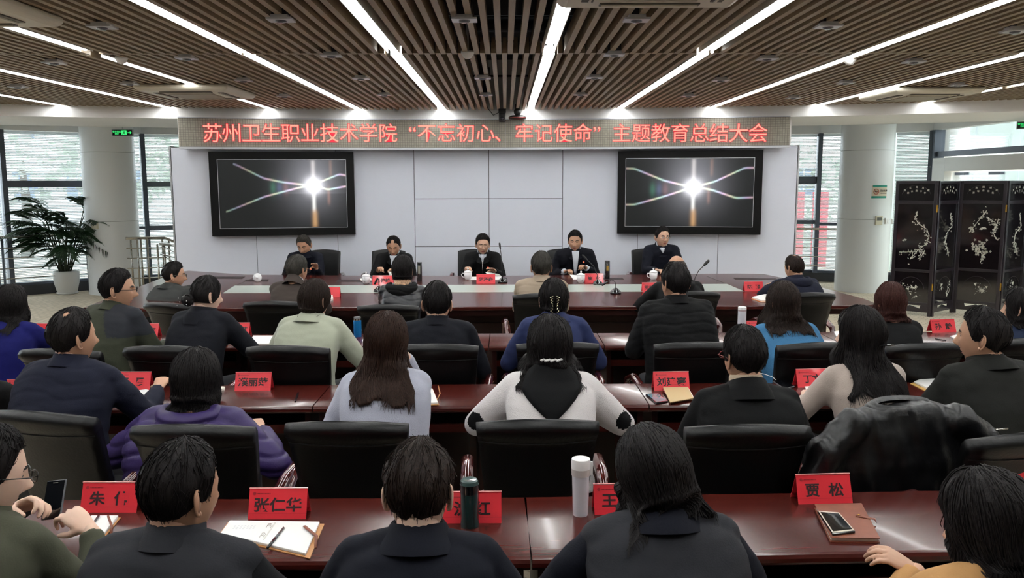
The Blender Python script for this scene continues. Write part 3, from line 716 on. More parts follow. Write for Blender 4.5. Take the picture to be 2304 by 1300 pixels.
# ---------------- folding screen
M_lac = mat('black_lacquer', (14, 11, 16), .12, coat=1.0); M_lfr = mat('dark_rosewood', (30, 22, 30), .3, coat=.5)
M_pearl = mat('mother_of_pearl', (206, 204, 190), .25, var=.25, vscale=90); M_brass = mat('brass', (196, 152, 60), .3, metal=.9)
scr = thing('folding_screen', 'tall black lacquer folding screen with pearl blossom inlay on the right', 'folding screen', (6.4, 11.8, 0))
ptsS = [PY(2016, 411, 11.9), PY(2113, 411, 11.55), PY(2161, 411, 11.95), PY(2269, 411, 11.55), PY(2318, 411, 11.95), PY(2420, 411, 11.6)]
def blossom(m, w, h, seed, kind, y):
    r = np.random.default_rng(seed)
    def leaf(x, z, s, a):
        q = []
        for k in range(6):
            b = a+k*math.pi/3; rr = s*(1 if k % 3 == 0 else .5); q.append((x+rr*math.cos(b), y-.0025, z+rr*math.sin(b)))
        m.add(q+[(v[0], y, v[2]) for v in q], [(5, 4, 3, 2, 1, 0)]+[(i, (i+1) % 6, 6+(i+1) % 6, 6+i) for i in range(6)])
    def flower(x, z, s):
        for k in range(5): leaf(x+s*.6*math.cos(k*1.257+x*9), z+s*.6*math.sin(k*1.257+x*9), s*.55, k*1.257+x*9)
    def branch(P, n, s, wd=.004):
        m.tube([(a*w, y-.001, b*h) for a, b in P], [wd*1.4]+[wd]*(len(P)-1), 4)
        for i in range(n):
            t_ = r.random()*(len(P)-1); k = int(t_); a0, b0 = P[k]; a1, b1 = P[min(k+1, len(P)-1)]; f_ = t_-k
            x = (a0+(a1-a0)*f_)*w+r.normal()*.020; z = (b0+(b1-b0)*f_)*h+r.normal()*.026
            (flower if r.random() < .55 else leaf)(*((x, z, s*(.8+.6*r.random())) if False else (x, z, s)), **({} if False else {})) if False else None
            if r.random() < .5: flower(x, z, s*.8)
            else: leaf(x, z, s*.95, r.random()*6)
    if kind == 0:
        branch([(.05, .88), (.0, .78), (.1, .70), (.3, .62), (.36, .52)], 34, .014)
        branch([(.36, .52), (.30, .40), (.12, .30), (.02, .22), (-.06, .15)], 40, .014)
        branch([(-.33, .255), (-.15, .26), (.05, .28)], 16, .010); branch([(.28, .30), (.2, .2), (.12, .16)], 16, .012)
        for x, z in ((-.24, .44), (-.2, .45)): leaf(x*w, z*h, .022, .3); leaf(x*w, z*h, .02, 2.2)
    elif kind == 1:
        branch([(.08, .84), (.2, .66), (-.05, .55), (-.1, .42)], 40, .013); branch([(-.1, .42), (0, .33), (.12, .2)], 30, .013)
    else:
        branch([(.1, .90), (0, .80), (-.12, .68), (-.24, .56)], 34, .014); branch([(.12, .80), (.3, .72), (.28, .55), (.36, .46)], 36, .014)
        branch([(.36, .78), (.3, .6)], 14, .012)
        for x, z, a in ((-.22, .63, .5), (-.18, .61, 2.4), (.02, .62, .3), (.08, .63, 2.8)): leaf(x*w, z*h, .034, a)
        for i in range(36):
            x = r.normal()*.13*w+.02*w; z = h*(.32+r.normal()*.055); flower(x, z, .018)
        branch([(0, .3), (.1, .18), (.04, .10)], 20, .016)
def screen_panel(i, p, q, kind):
    p = Vector((p.x, p.y, 0)); q = Vector((q.x, q.y, 0)); d = q-p; w = d.length-.01; a = math.atan2(d.y, d.x); mid = (p+q)/2
    H = 1.905; fr = .045
    m = MB()
    for lo, hi in (((-w/2, -.018, 0), (-w/2+fr, .018, H)), ((w/2-fr, -.018, 0), (w/2, .018, H)), ((-w/2+fr, -.016, H-fr), (w/2-fr, .016, H)), ((-w/2+fr, -.016, 1.58), (w/2-fr, .016, 1.63)), ((-w/2+fr, -.016, .62), (w/2-fr, .016, .66)), ((-w/2+fr, -.016, .15), (w/2-fr, .016, .19))): m.box(lo, hi)
    fo = m.obj('screen_panel', M_lfr, scr); fo.location = Vector((mid.x, mid.y, 0))-scr.location; fo.rotation_euler = (0, 0, a); bevel(fo, .004)
    iw = w/2-fr
    for z0, z1, nm in ((1.63, H-fr, 'top_board'), (.66, 1.58, 'main_board'), (.19, .62, 'lower_board')):
        b = MB(); b.box((-iw, -.006, z0), (iw, .006, z1)); b.box((-iw+.012, -.010, z0+.012), (iw-.012, .004, z1-.012)); b.obj(nm, M_lac, fo)
    ap = MB(); ap.slab([(-iw, 0), (iw, 0), (iw, .10), (iw*.6, .10), (iw*.55, .05), (0, .09), (-iw*.55, .05), (-iw*.6, .10), (-iw, .10)][::1], -.008, .008, M=Matrix.Rotation(rad(90), 4, 'X'))
    ap.v = [v+np.array([0, 0, .055]) for v in ap.v]; ap.obj('apron', M_lfr, fo)
    nl = MB(); blossom(nl, w, .92, 10+i, kind, -.0105)
    nl.v = [v+np.array([0, 0, .66]) for v in nl.v]
    # lower board: small fish and twigs in an arch
    arc = [(iw*.75*math.cos(t_), -.0105, .36+.19*math.sin(t_)) for t_ in np.linspace(.15, 3.0, 14)]
    r = np.random.default_rng(40+i)
    lo_ = MB()
    for k in range(7):
        x = r.uniform(-iw*.6, iw*.6); z = r.uniform(.27, .47); s = r.uniform(.016, .034); an = r.uniform(0, 3)
        q_ = [(x+s*math.cos(an+c)*(1 if j % 2 == 0 else .4), -.0125, z+s*math.sin(an+c)*(1 if j % 2 == 0 else .45)) for j, c in enumerate((0, .8, 1.6, 3.1, 3.9, 4.7))]
        lo_.add(q_+[(v[0], -.01, v[2]) for v in q_], [(5, 4, 3, 2, 1, 0)]+[(i_, (i_+1) % 6, 6+(i_+1) % 6, 6+i_) for i_ in range(6)])
        for kk in range(4):
            x2 = x+r.normal()*.03; z2 = z+r.normal()*.03; lo_.tube([(x2, -.011, z2), (x2+r.normal()*.02, -.011, z2+r.normal()*.02)], .0018, 4)
    lo_.tube(arc, .0016, 4, mi=1)
    nl.v += lo_.v; base = nl.n; 
    nl.f += [tuple(i_+base for i_ in f_) for f_ in lo_.f]; nl.m += lo_.m; nl.n += lo_.n
    o = nl.obj('pearl_inlay', [M_pearl, mat('lacquer_line', (70, 66, 72), .3)], fo); o['kind'] = 'stuff'
    # fan with characters
    fan = MB(); fan.tube([(iw*.86*math.cos(t_), -.0105, 1.655+.19*math.sin(t_)) for t_ in np.linspace(.35, 2.79, 16)], .0016, 4); fan.obj('fan_outline', mat('lacquer_line', (70, 66, 72), .3), fo)
    poem = ['春江花月夜潮水连海平', '明月共潮生滟滟随波千', '江流宛转绕芳甸月照花', '空里流霜不觉飞汀上白'][i % 4]
    for rr, n, o_ in ((.175, 5, 0), (.125, 5, 5)):
        for k in range(n):
            th = rad(38)+(rad(104))*(1-(k+.5)/n)
            text_obj(poem[o_+k], .030, M_pearl, 'inlaid_character', fo, (rr*1.15*math.cos(th)*iw/.2, -.011, 1.64+rr*math.sin(th)), (rad(90), 0, 0), .0008, .0004)
    for z in (.42, 1.52):
        MB().box((w/2-.004, -.022, z-.05), (w/2+.012, -.004, z+.05)).obj('hinge', M_brass, fo)
for i in range(5): screen_panel(i, ptsS[i], ptsS[i+1], (0, 1, 2, 1, 0)[i])
# ================================================================ FURNITURE
def wood(name, rgb, rough=.16, coat=.6):
    m = mat(name, rgb, rough, coat=coat, spec=.38); nt = m.node_tree; n = nt.nodes; l = nt.links; b = n['Principled BSDF']
    tc = n.new('ShaderNodeTexCoord'); mp = n.new('ShaderNodeMapping'); mp.inputs['Scale'].default_value = (1.2, 22, 22)
    l.new(tc.outputs['Object'], mp.inputs[0]); ns = n.new('ShaderNodeTexNoise'); ns.inputs['Scale'].default_value = 2.2; ns.inputs['Detail'].default_value = 6; ns.inputs['Distortion'].default_value = .6
    l.new(mp.outputs[0], ns.inputs['Vector']); r = n.new('ShaderNodeValToRGB'); c = lin(rgb)
    r.color_ramp.elements[0].position = .3; r.color_ramp.elements[1].position = .72
    r.color_ramp.elements[0].color = (c[0]*.80, c[1]*.78, c[2]*.78, 1); r.color_ramp.elements[1].color = (c[0]*1.18, c[1]*1.15, c[2]*1.15, 1)
    l.new(ns.outputs['Fac'], r.inputs[0]); l.new(r.outputs[0], b.inputs['Base Color']); return m
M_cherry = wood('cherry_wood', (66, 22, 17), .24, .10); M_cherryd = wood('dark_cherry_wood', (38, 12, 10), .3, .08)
M_dark = mat('dark_brown', (30, 12, 12), .5)  # plain dark brown of the socket covers
def row_table(x0, x1, y0, dep, label, rz=0.0, group='rows of cherry tables'):
    L = x1-x0; t = thing('conference_table', label, 'table', (x0, y0, 0), rz, group)
    H = .75; g = .003
    # top with rounded near edge
    prof = [(dep, .715), (dep, .75), (.018, .75), (.006, .745), (0, .735), (.0, .722), (.008, .712), (.03, .708), (.035, .715)]
    m = MB(); m.rings([[(x, y, z) for y, z in prof] for x in (g, L-g)]); o = m.obj('tabletop', M_cherry, t); smooth_angle(o, 30)
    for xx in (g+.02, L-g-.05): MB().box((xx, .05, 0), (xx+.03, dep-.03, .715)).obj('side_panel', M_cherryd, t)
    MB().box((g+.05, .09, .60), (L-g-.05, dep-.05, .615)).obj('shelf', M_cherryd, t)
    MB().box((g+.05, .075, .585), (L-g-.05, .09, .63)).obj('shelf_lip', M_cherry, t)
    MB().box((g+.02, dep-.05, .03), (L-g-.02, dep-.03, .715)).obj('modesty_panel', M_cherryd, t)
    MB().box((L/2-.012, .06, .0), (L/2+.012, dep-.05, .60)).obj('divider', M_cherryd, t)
    m = MB()
    for a, b in ((g+.08, L/2-.04), (L/2+.04, L-g-.08)):
        for z0, z1 in ((.08, .12), (.52, .56)): m.box((a, dep-.062, z0), (b, dep-.045, z1))
        for c in (a, b-.04): m.box((c, dep-.062, .12), (c+.04, dep-.045, .52))
    m.obj('panel_moulding', M_cherry, t)
    return t
Y4, Y3, Y2 = 2.43, 4.205, 5.79
row_table(-1.67, .077, Y4, .505, 'nearest row table on the left, holding the open notebook'); row_table(.077, 1.85, Y4, .505, 'nearest row table on the right, holding the white travel mug', rad(1.6))
row_table(-4.5, -2.752, Y3, .46, 'third row table at the far left edge'); row_table(-2.752, -1.003, Y3, .46, 'third row table on the left behind the purple coat'); row_table(-1.003, .746, Y3, .46, 'third row table in the middle between grey sweater and white sweater')
row_table(.746, 2.49, Y3, .46, 'third row table on the right under the tan notebook'); row_table(2.49, 4.24, Y3, .46, 'third row table at the right edge')
row_table(-3.62, -1.87, Y2, .49, 'second row table on the left before the olive jacket'); row_table(-1.87, -.119, Y2, .49, 'second row table with the bright blue flask')
row_table(-.119, .701, Y2, .49, 'short second row table in the middle before the blue blazer'); row_table(.701, 2.40, Y2, .49, 'second row table with the patterned white flask'); row_table(2.40, 4.15, Y2, .49, 'second row table at the right below the folding screen')
# ---- front conference table
t = thing('head_table', 'large dark cherry conference table with pale glass inlay before the panel wall', 'table', (-.22, 9.2, 0))
O = Vector((-.22, 9.2, 0))
poly = [(-3.95, 7.72), (-3.78, 7.66), (3.38, 7.66), (3.52, 7.74), (3.55, 8.1), (3.42, 9.6), (3.25, 10.35), (2.9, 10.42), (1.5, 10.33), (0, 10.27), (-1.8, 10.33), (-3.3, 10.5), (-4.2, 11.0), (-4.28, 10.8), (-4.15, 9.6)]
poly = [(x-O.x, y-O.y) for x, y in poly]
MB().slab(poly, .715, .75).obj('tabletop', M_cherry, t); bevel(t.children[-1], .008, 3, 60)
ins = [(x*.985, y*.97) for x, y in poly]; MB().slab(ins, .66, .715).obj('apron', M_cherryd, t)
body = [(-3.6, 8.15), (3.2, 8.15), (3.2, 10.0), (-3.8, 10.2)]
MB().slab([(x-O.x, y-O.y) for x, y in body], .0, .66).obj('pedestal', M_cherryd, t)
for i in range(5):
    x0 = -3.5+i*1.34
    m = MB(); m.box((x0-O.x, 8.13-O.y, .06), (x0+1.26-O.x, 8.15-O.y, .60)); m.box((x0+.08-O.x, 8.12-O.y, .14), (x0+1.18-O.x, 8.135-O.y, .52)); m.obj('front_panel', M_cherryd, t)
gl = [PZ(500, 660, .75), PZ(1671, 654, .75), PZ(1636, 639, .75), PZ(530, 642, .75)]
gl[1].y = gl[0].y = 8.70; gl[2].y = gl[3].y = 9.33
M_ginl = mat('frosted_inlay', (188, 198, 188), .25, coat=.4)
MB().slab([(p.x-O.x, p.y-O.y) for p in gl], .7495, .752).obj('glass_inlay', M_ginl, t)
sm = MB()
for a, b in ((gl[3], PZ(578, 622, .75)), (gl[2], PZ(1590, 621, .75)), (gl[0], Vector((-3.35, 7.67, .75))), (gl[1], Vector((2.95, 7.67, .75)))):
    a = a-O; b = b-O; d = (b-a).normalized(); n = Vector((d.y, -d.x, 0))*.003; sm.slab([(a+n)[:2], (b+n)[:2], (b-n)[:2], (a-n)[:2]][::-1], .7497, .7508)
for px in (1211,): 
    a = PZ(px, 662, .75)-O; b = PZ(px-1, 686, .75)-O; sm.box((a.x-.002, b.y, .7497), (a.x+.002, a.y, .7508))
sm.obj('joint', M_black, t)
for (a, b, c, d_) in (((480, 622), (552, 622), (545, 627), (462, 627)), ((555, 629), (605, 629), (602, 633), (548, 633)), ((760, 630), (900, 630), (905, 634), (755, 634)), ((1165, 667), (1230, 667), (1225, 673), (1160, 673)), ((1340, 625), (1400, 625), (1404, 629), (1342, 629)), ((1650, 625), (1745, 626), (1750, 629), (1655, 629)), ((1060, 625), (1140, 625), (1142, 629), (1058, 629)), ((640, 627), (690, 627), (692, 631), (640, 631))):
    P = [PZ(*q, .75)-O for q in (a, b, c, d_)]; MB().slab([(p.x, p.y) for p in P][::-1], .7497, .7515).obj('socket_cover', M_dark, t)

# ---- chairs
M_leather = mat('black_leather', (5, 5, 6), .40, bump=.12, bscale=90, spec=.28)
M_arm = mat('armrest_cherry', (66, 20, 18), .14, coat=.8)
def chair_proto(kind='rear', arms=True):
    t = thing('conference_chair', '', 'chair')
    # local: person looks towards +y ; backrest at y<0
    W = .485; nz, nx = 22, 17; zs = np.linspace(.50, .925, nz)
    def sec(z):
        s = (z-.50)/.425; w = (.40+.085*s)/2 if kind == 'rear' else .225
        yb = -.20-.13*s; th = .045
        roll = 0
        if s > .80: 
            q = (s-.80)/.20; roll = .030*math.sin(min(1, q)*math.pi*.78)
        if kind != 'rear': roll = 0
        return w, yb, th, roll
    R = []
    for z in zs:
        w, yb, th, roll = sec(z); ring = []
        n = 14
        s = (z-.5)/.425
        rnd = 1.0
        if s > .93: rnd = math.sqrt(max(.05, 1-((s-.93)/.075)**2))
        if s < .04: rnd = .6
        for i in range(n):            # back face, left to right
            u = -1+2*i/(n-1); cur = .045*u*u; ring.append((w*u, yb+cur-(th*.5*rnd)-roll*(1-.15*u*u)*rnd, z+(.012*(1-u*u) if s > .9 else 0)-.010*u*u*(s > .9)))
        for i in range(n):
            u = 1-2*i/(n-1); cur = .045*u*u; ring.append((w*u, yb+cur+(th*.5*rnd), z+(.012*(1-u*u) if s > .9 else 0)-.010*u*u*(s > .9)))
        R.append(ring)
    m = MB(); m.rings(R); o = m.obj('backrest', M_leather, t, True)
    sd = MB()                          # welt under the top roll and side piping
    if kind == 'rear':
        w, yb, th, roll = sec(.845); sd.tube([(w*u*.99, yb+.045*u*u-th*.5-.004, .842) for u in np.linspace(-1, 1, 11)], .0035, 5); sd.obj('seam', M_leather, t, True)
    s_ = MB(); s_.rings([[(.25*k*cx, .03+.25*k*cyy, z) for cx, cyy in [(math.copysign(abs(math.cos(a))**.45, math.cos(a)), math.copysign(abs(math.sin(a))**.45, math.sin(a))) for a in np.linspace(0, 2*math.pi, 33)[:-1]]] for k, z in ((.88, .395), (.98, .41), (1, .44), (.98, .47), (.86, .485))]); s_.obj('seat', M_leather, t, True)
    if arms:
        for s in (-1, 1):
            x = s*.285; a = MB()
            a.tube([(x, .24, .42), (x+s*.012, .25, .52), (x+s*.012, .20, .615), (x, .08, .655), (x, -.08, .65), (x-s*.004, -.20, .615), (x-s*.006, -.235, .55), (x-s*.01, -.22, .44)], [.020, .022, .026, .028, .028, .026, .022, .02], 10, round_=True, flat=.75)
            a.obj('armrest', M_arm, t, True)
    for sx in (-1, 1):
        for sy in (-1, 1):
            MB().tube([(sx*.21, .03+sy*.19, .42), (sx*.23, .03+sy*.22, .0)], [.024, .016], 8).obj('leg', M_arm, t, True)
    f = MB()
    f.box((-.23, -.19, .37), (.23, .24, .398)); f.obj('seat_frame', M_arm, t)
    for sx in (-1, 1): MB().tube([(sx*.14, -.16, .39), (sx*.14, -.2, .54)], .018, 6).obj('back_bracket', M_arm, t)
    return t
cp = chair_proto('rear'); cu_ = False
def put_chair(px, py, rz, label, group=None, z=.985, w=1.0):
    "px, py: middle of the chair back's upper edge"
    global cu_
    p = PZ(px, py, z); c = math.cos(rz); s = math.sin(rz)
    ox, oy = -(-.345)*-s*-1, 0
    loc = Vector((p.x+(-s)*.345, p.y+c*.345, 0))
    o = place(cp, cu_, loc, rz, label, group, (w, w, z/.937)); cu_ = True; return o
# third row chairs (seen from behind, nearest)
put_chair(75, 928, rad(-14), 'black leather chair at left edge, turned, behind the navy jacket man')
put_chair(421, 957, rad(-3), 'black leather chair of the woman in the purple coat')
put_chair(773, 950, rad(-2), 'black leather chair behind the woman in the grey sweater')
put_chair(1211, 946, rad(1), 'black leather chair behind the white sweater with black hood')
put_chair(1692, 957, rad(1), 'black leather chair behind the man with beige collar')
jc = put_chair(2030, 930, rad(8), 'leather chair draped with a black leather jacket')
put_chair(2330, 975, rad(14), 'black leather chair at the right edge behind the dark coated man')
# second row
put_chair(120, 785, rad(-8), 'black leather chair of the woman in the royal blue coat')
put_chair(362, 778, rad(-4), 'black leather chair behind the olive jacket man')
put_chair(640, 778, rad(-5), 'black leather chair behind the sage green coat')
put_chair(980, 774, rad(-2), 'black leather chair behind the navy jacket man beside the blue flask')
put_chair(1256, 770, rad(1), 'black leather chair behind the blue blazer')
put_chair(1570, 770, rad(2), 'black leather chair behind the tall man in black padded jacket')
put_chair(1850, 771, rad(6), 'black leather chair behind the light blue sweater')
put_chair(2095, 772, rad(6), 'black leather chair right of the long black hair, before the bobbed hair woman')
put_chair(2310, 762, rad(8), 'black leather chair at the right edge under the navy shoulder')
# first row
put_chair(370, 681, rad(-20), 'black leather chair behind the grey jacket man at the left end of the big table', z=.95)
put_chair(610, 677, rad(0), 'black leather chair behind the brown jacket man', z=.95)
put_chair(870, 685, rad(-2), 'black leather chair behind the black quilted coat', z=.95)
put_chair(1218, 660, rad(2), 'black leather chair behind the tan jacket man', z=.97)
put_chair(1562, 655, rad(4), 'black leather chair behind the bald man', z=.97)
put_chair(1822, 658, rad(4), 'black leather chair behind the navy hooded coat at the right', z=.97)
# nearest row (below the frame): sitters rest on these
for x, y, lb in ((-1.30, 1.95, 'chair of the man holding a phone'), (-.83, 1.92, 'chair of the man in grey waistcoat'), (-.235, 1.95, 'chair under the navy coat'), (.38, 1.95, 'chair of the woman in the grey waistcoat'), (1.33, 1.75, 'chair of the person in the camel coat')):
    place(cp, True, (x, y, 0), 0, 'black leather '+lb+' in the nearest row')
# panel chairs face the camera
ph = chair_proto('flat', True); first = False
for i, (px, w, lb) in enumerate(((718, 1.0, 'first from the left, behind the grey haired man'), (868, 1.0, 'second from the left, behind the man reading a sheet'), (1066, 1.0, 'third, behind the tall microphone'), (1272, 1.0, 'fourth, behind the man touching his watch'), (1466, 1.0, 'fifth, behind the upright man with glasses'))):
    p = PY(px, 570, 10.95); place(ph, i > 0, (p.x, p.y, 0), rad(180), 'leather chair by the panel wall, '+lb, 'panel chairs', (1.0, 1, 1.07))
# ================================================================ PEOPLE
def skin_mat(name, rgb): return mat(name, rgb, .5, var=.06, vscale=14, spec=.35, sss=.05)
M_skin = skin_mat('skin', (196, 156, 132)); M_skin2 = skin_mat('skin_tan', (178, 136, 110)); M_skin3 = skin_mat('skin_fair', (222, 186, 164))
M_lip = mat('lip', (158, 92, 84), .45); M_brow = mat('eyebrow', (36, 28, 24), .8); M_lash = mat('eye_line', (44, 30, 26), .5)
M_eyew = mat('eye_white', (225, 222, 216), .2); M_iris = mat('iris', (26, 18, 14), .15)
def hair_mat(name, rgb, rough=.42):
    m = mat(name, tuple(v*.50 for v in rgb), rough+.06, spec=.13); nt = m.node_tree; n = nt.nodes; l = nt.links; b = n['Principled BSDF']
    tc = n.new('ShaderNodeTexCoord'); mp = n.new('ShaderNodeMapping'); mp.inputs['Scale'].default_value = (90, 90, 7)
    l.new(tc.outputs['Object'], mp.inputs[0]); ns = n.new('ShaderNodeTexNoise'); ns.inputs['Scale'].default_value = 3; ns.inputs['Detail'].default_value = 3
    l.new(mp.outputs[0], ns.inputs['Vector']); r = n.new('ShaderNodeValToRGB'); c = lin(rgb)
    r.color_ramp.elements[0].position = .35; r.color_ramp.elements[1].position = .7
    r.color_ramp.elements[0].color = (c[0]*.55, c[1]*.55, c[2]*.55, 1); r.color_ramp.elements[1].color = (c[0]*1.6, c[1]*1.55, c[2]*1.5, 1)
    l.new(ns.outputs['Fac'], r.inputs[0]); l.new(r.outputs[0], b.inputs['Base Color'])
    bp = n.new('ShaderNodeBump'); bp.inputs['Strength'].default_value = .5; bp.inputs['Distance'].default_value = .004; l.new(ns.outputs['Fac'], bp.inputs['Height']); l.new(bp.outputs[0], b.inputs['Normal'])
    return m
H_black = hair_mat('black_hair', (26, 23, 23)); H_dark = hair_mat('dark_brown_hair', (38, 29, 25)); H_brown = hair_mat('brown_hair', (48, 33, 27)); H_red = hair_mat('reddish_brown_hair', (60, 34, 30)); H_grey = hair_mat('greying_hair', (58, 56, 52))

def G(X, Z, x0, z0, sx, sz): return np.exp(-((X-x0)/sx)**2-((Z-z0)/sz)**2)
HA, HB, HC = .077, .097, .119
def head_pts(U, thick=None):
    x, y, z = U[..., 0], U[..., 1], U[..., 2]
    s = np.sqrt(np.clip(1-z*z, 1e-6, 1)); t = np.clip(-z, 0, 1); fr = np.clip(y/s, 0, 1)
    k = np.where(z < 0, (s**.72)/s, 1.0); k = 1+(k-1)*(.35+.65*fr)
    X = HA*x*k*(1-.14*t**1.5); Y = HB*y*np.where(y < 0, 1.02-.50*t**1.3, k*.95); Z = HC*z
    xn, zn = X/HA, z; f = np.clip(y*3, 0, 1)
    b = (.011*G(xn, zn, 0, -.06, .13, .22)+.021*G(xn, zn, 0, -.30, .16, .11)+.010*G(xn, zn, 0, -.20, .13, .12)+.006*(G(xn, zn, .16, -.34, .10, .07)+G(xn, zn, -.16, -.34, .10, .07))
         + .005*(G(xn, zn, .36, .18, .28, .08)+G(xn, zn, -.36, .18, .28, .08)) - .011*(G(xn, zn, .38, .02, .19, .11)+G(xn, zn, -.38, .02, .19, .11))
         + .005*(G(xn, zn, .38, .01, .12, .055)+G(xn, zn, -.38, .01, .12, .055)) + .005*(G(xn, zn, .5, -.22, .22, .18)+G(xn, zn, -.5, -.22, .22, .18))
         + .007*G(xn, zn, 0, -.54, .24, .05)+.006*G(xn, zn, 0, -.655, .20, .05)-.005*G(xn, zn, 0, -.60, .30, .02)+.010*G(xn, zn, 0, -.88, .34, .13)-.004*G(xn, zn, 0, -.75, .25, .05))
    Y = Y+b*f
    P = np.stack([X, Y, Z], -1)
    if thick is not None:
        N = np.stack([x/HA, y/HB, z/HC], -1); N /= np.linalg.norm(N, axis=-1, keepdims=True); P = P+N*thick[..., None]
    return P
def sph(phi, th):   # phi 0 = back of the head, +90 = right side ; th from the crown
    return np.stack([np.sin(th)*np.sin(phi), -np.sin(th)*np.cos(phi), np.cos(th)+0*phi], -1)
# head template --------------------------------------------------
def head_template():
    K, N = 84, 64
    th = np.concatenate([np.linspace(.03, 1.0, 14), np.linspace(1.06, 2.75, 46), np.linspace(2.82, 3.11, 4)])
    ph = np.linspace(-math.pi, math.pi, K, endpoint=False)
    # denser at the face (phi = pi)
    ph = ph+.35*np.sin(ph)
    PH, TH = np.meshgrid(ph, th); P = head_pts(sph(PH, TH)); n = len(th)
    f = []; mi = []
    for i in range(n-1):
        for j in range(K):
            f.append((i*K+j, (i+1)*K+j, (i+1)*K+(j+1) % K, i*K+(j+1) % K))
    V = P.reshape(-1, 3)
    for q in f:
        c = V[list(q)].mean(0); X, Z = c[0]/HA, c[2]/HC; m = 0
        if c[1] > .04:
            if abs(X) < .30-abs(Z+.60)*1.2 and -.70 < Z < -.53: m = 1
            elif .16 < abs(X) < .62 and .125+.05*(1-((abs(X)-.4)/.25)**2) < Z < .20+.04*(1-((abs(X)-.4)/.25)**2): m = 2
            elif abs(abs(X)-.38) < .15 and abs(Z-.0) < .022: m = 3
        mi.append(m)
    f.append(tuple(range(K))[::-1][::-1]); mi.append(0); f.append(tuple(range((n-1)*K, n*K))[::-1]); mi.append(0)
    f[-2] = tuple(range(K-1, -1, -1))[::-1]
    # ears
    mb = MB(); mb.add(V, f); mb.m = mi
    for s in (-1, 1):
        c = Vector((s*.0765, -.008, -.012)); o = Vector((s*.48, -.72, 0)).normalized(); up = Vector((0, -.12, 1)).normalized(); fw = Vector((s*.45, -.85, 0)).normalized()
        rim = []
        for a in np.linspace(rad(-100), rad(175), 15):
            r = .016+.003*math.sin(a); rim.append(c+fw*(.012+r*math.cos(a))*.95+up*(.031*math.sin(a)))
        mb.tube(rim, [.0045, .005, .0045]+[.0038]*12, 6, round_=True)
        # concha plate
        ring = [c+fw*(.010+.014*math.cos(a))+up*(.027*math.sin(a)) for a in np.linspace(0, 2*math.pi, 13)[:-1]]; nn = fw.cross(up).normalized()*.0025
        mb.rings([[p+nn for p in ring], [p-nn for p in ring]])
        mb.ball(c+fw*.004+up*(-.030), (.006, .006, .008), 8, 6)
    return np.concatenate(mb.v), mb.f, mb.m
HEAD_V, HEAD_F, HEAD_M = head_template()
# hand templates ---------------------------------------------------
def hand_template(c1, c2, c3, spread=1.0, thumb=.5, vox=.0042):
    "left hand, palm down (-z), fingers +y, thumb +x, wrist at the origin"
    m = MB()
    def ell(y, w, t, z=0, n=12): return [(w*math.cos(a), y, z+t*math.sin(a)) for a in np.linspace(0, 2*math.pi, n+1)[:-1]]
    m.rings([ell(-.05, .024, .019), ell(-.01, .026, .018), ell(.02, .032, .016), ell(.055, .040, .0145), ell(.085, .040, .0125), ell(.096, .036, .009)][::-1])
    for i, (x, L, r) in enumerate(((-.030, .062, .0082), (-.010, .078, .009), (.011, .084, .0092), (.031, .074, .009))):
        a = rad(c1+i*1.5); sp = x*1.2*spread; p = Vector((x, .085, 0)); d = Vector((sp*2.2, math.cos(a), -math.sin(a))).normalized(); pts = [p]; 
        for q, (ll, da) in enumerate(((.45, 0), (.31, c2), (.24, c3))):
            if da: a += rad(da); d = Vector((sp*1.2, math.cos(a), -math.sin(a))).normalized()
            p = p+d*L*ll; pts.append(p)
        m.tube(pts, [r*1.05, r, r*.92, r*.74], 8, round_=True)
    p = Vector((.022, .018, -.004)); d1 = Vector((.75, .62, -.30-thumb*.4)).normalized(); d2 = Vector((.30-thumb*.3, .9, -.35-thumb*.5)).normalized()
    m.tube([p, p+d1*.036, p+d1*.036+d2*.030, p+d1*.036+d2*.055], [.015, .0115, .0102, .0082], 8, round_=True)
    return remesh(m, vox, 3)
HANDS = {'flat': hand_template(8, 14, 10), 'relax': hand_template(28, 32, 22), 'curl': hand_template(52, 62, 40, .6, .9), 'hold': hand_template(38, 45, 40, .8, 1.0)}
def hand_add(mb, w, d, up, side, pose, mi=0, s=1.0):
    "side -1 = left, +1 = right ; w wrist point, d finger direction, up back of the hand"
    d = Vector(d).normalized(); up = Vector(up); up = (up-d*up.dot(d)).normalized(); x = d.cross(up)
    V, Fc = HANDS[pose]; V = V*s
    sx = -side           # template thumb +x is the left hand
    M = np.array([list(x*sx), list(d), list(up)]); W = V @ M+np.array(w)
    if sx < 0: Fc = [f[::-1] for f in Fc]
    mb.add(W, Fc, mi)

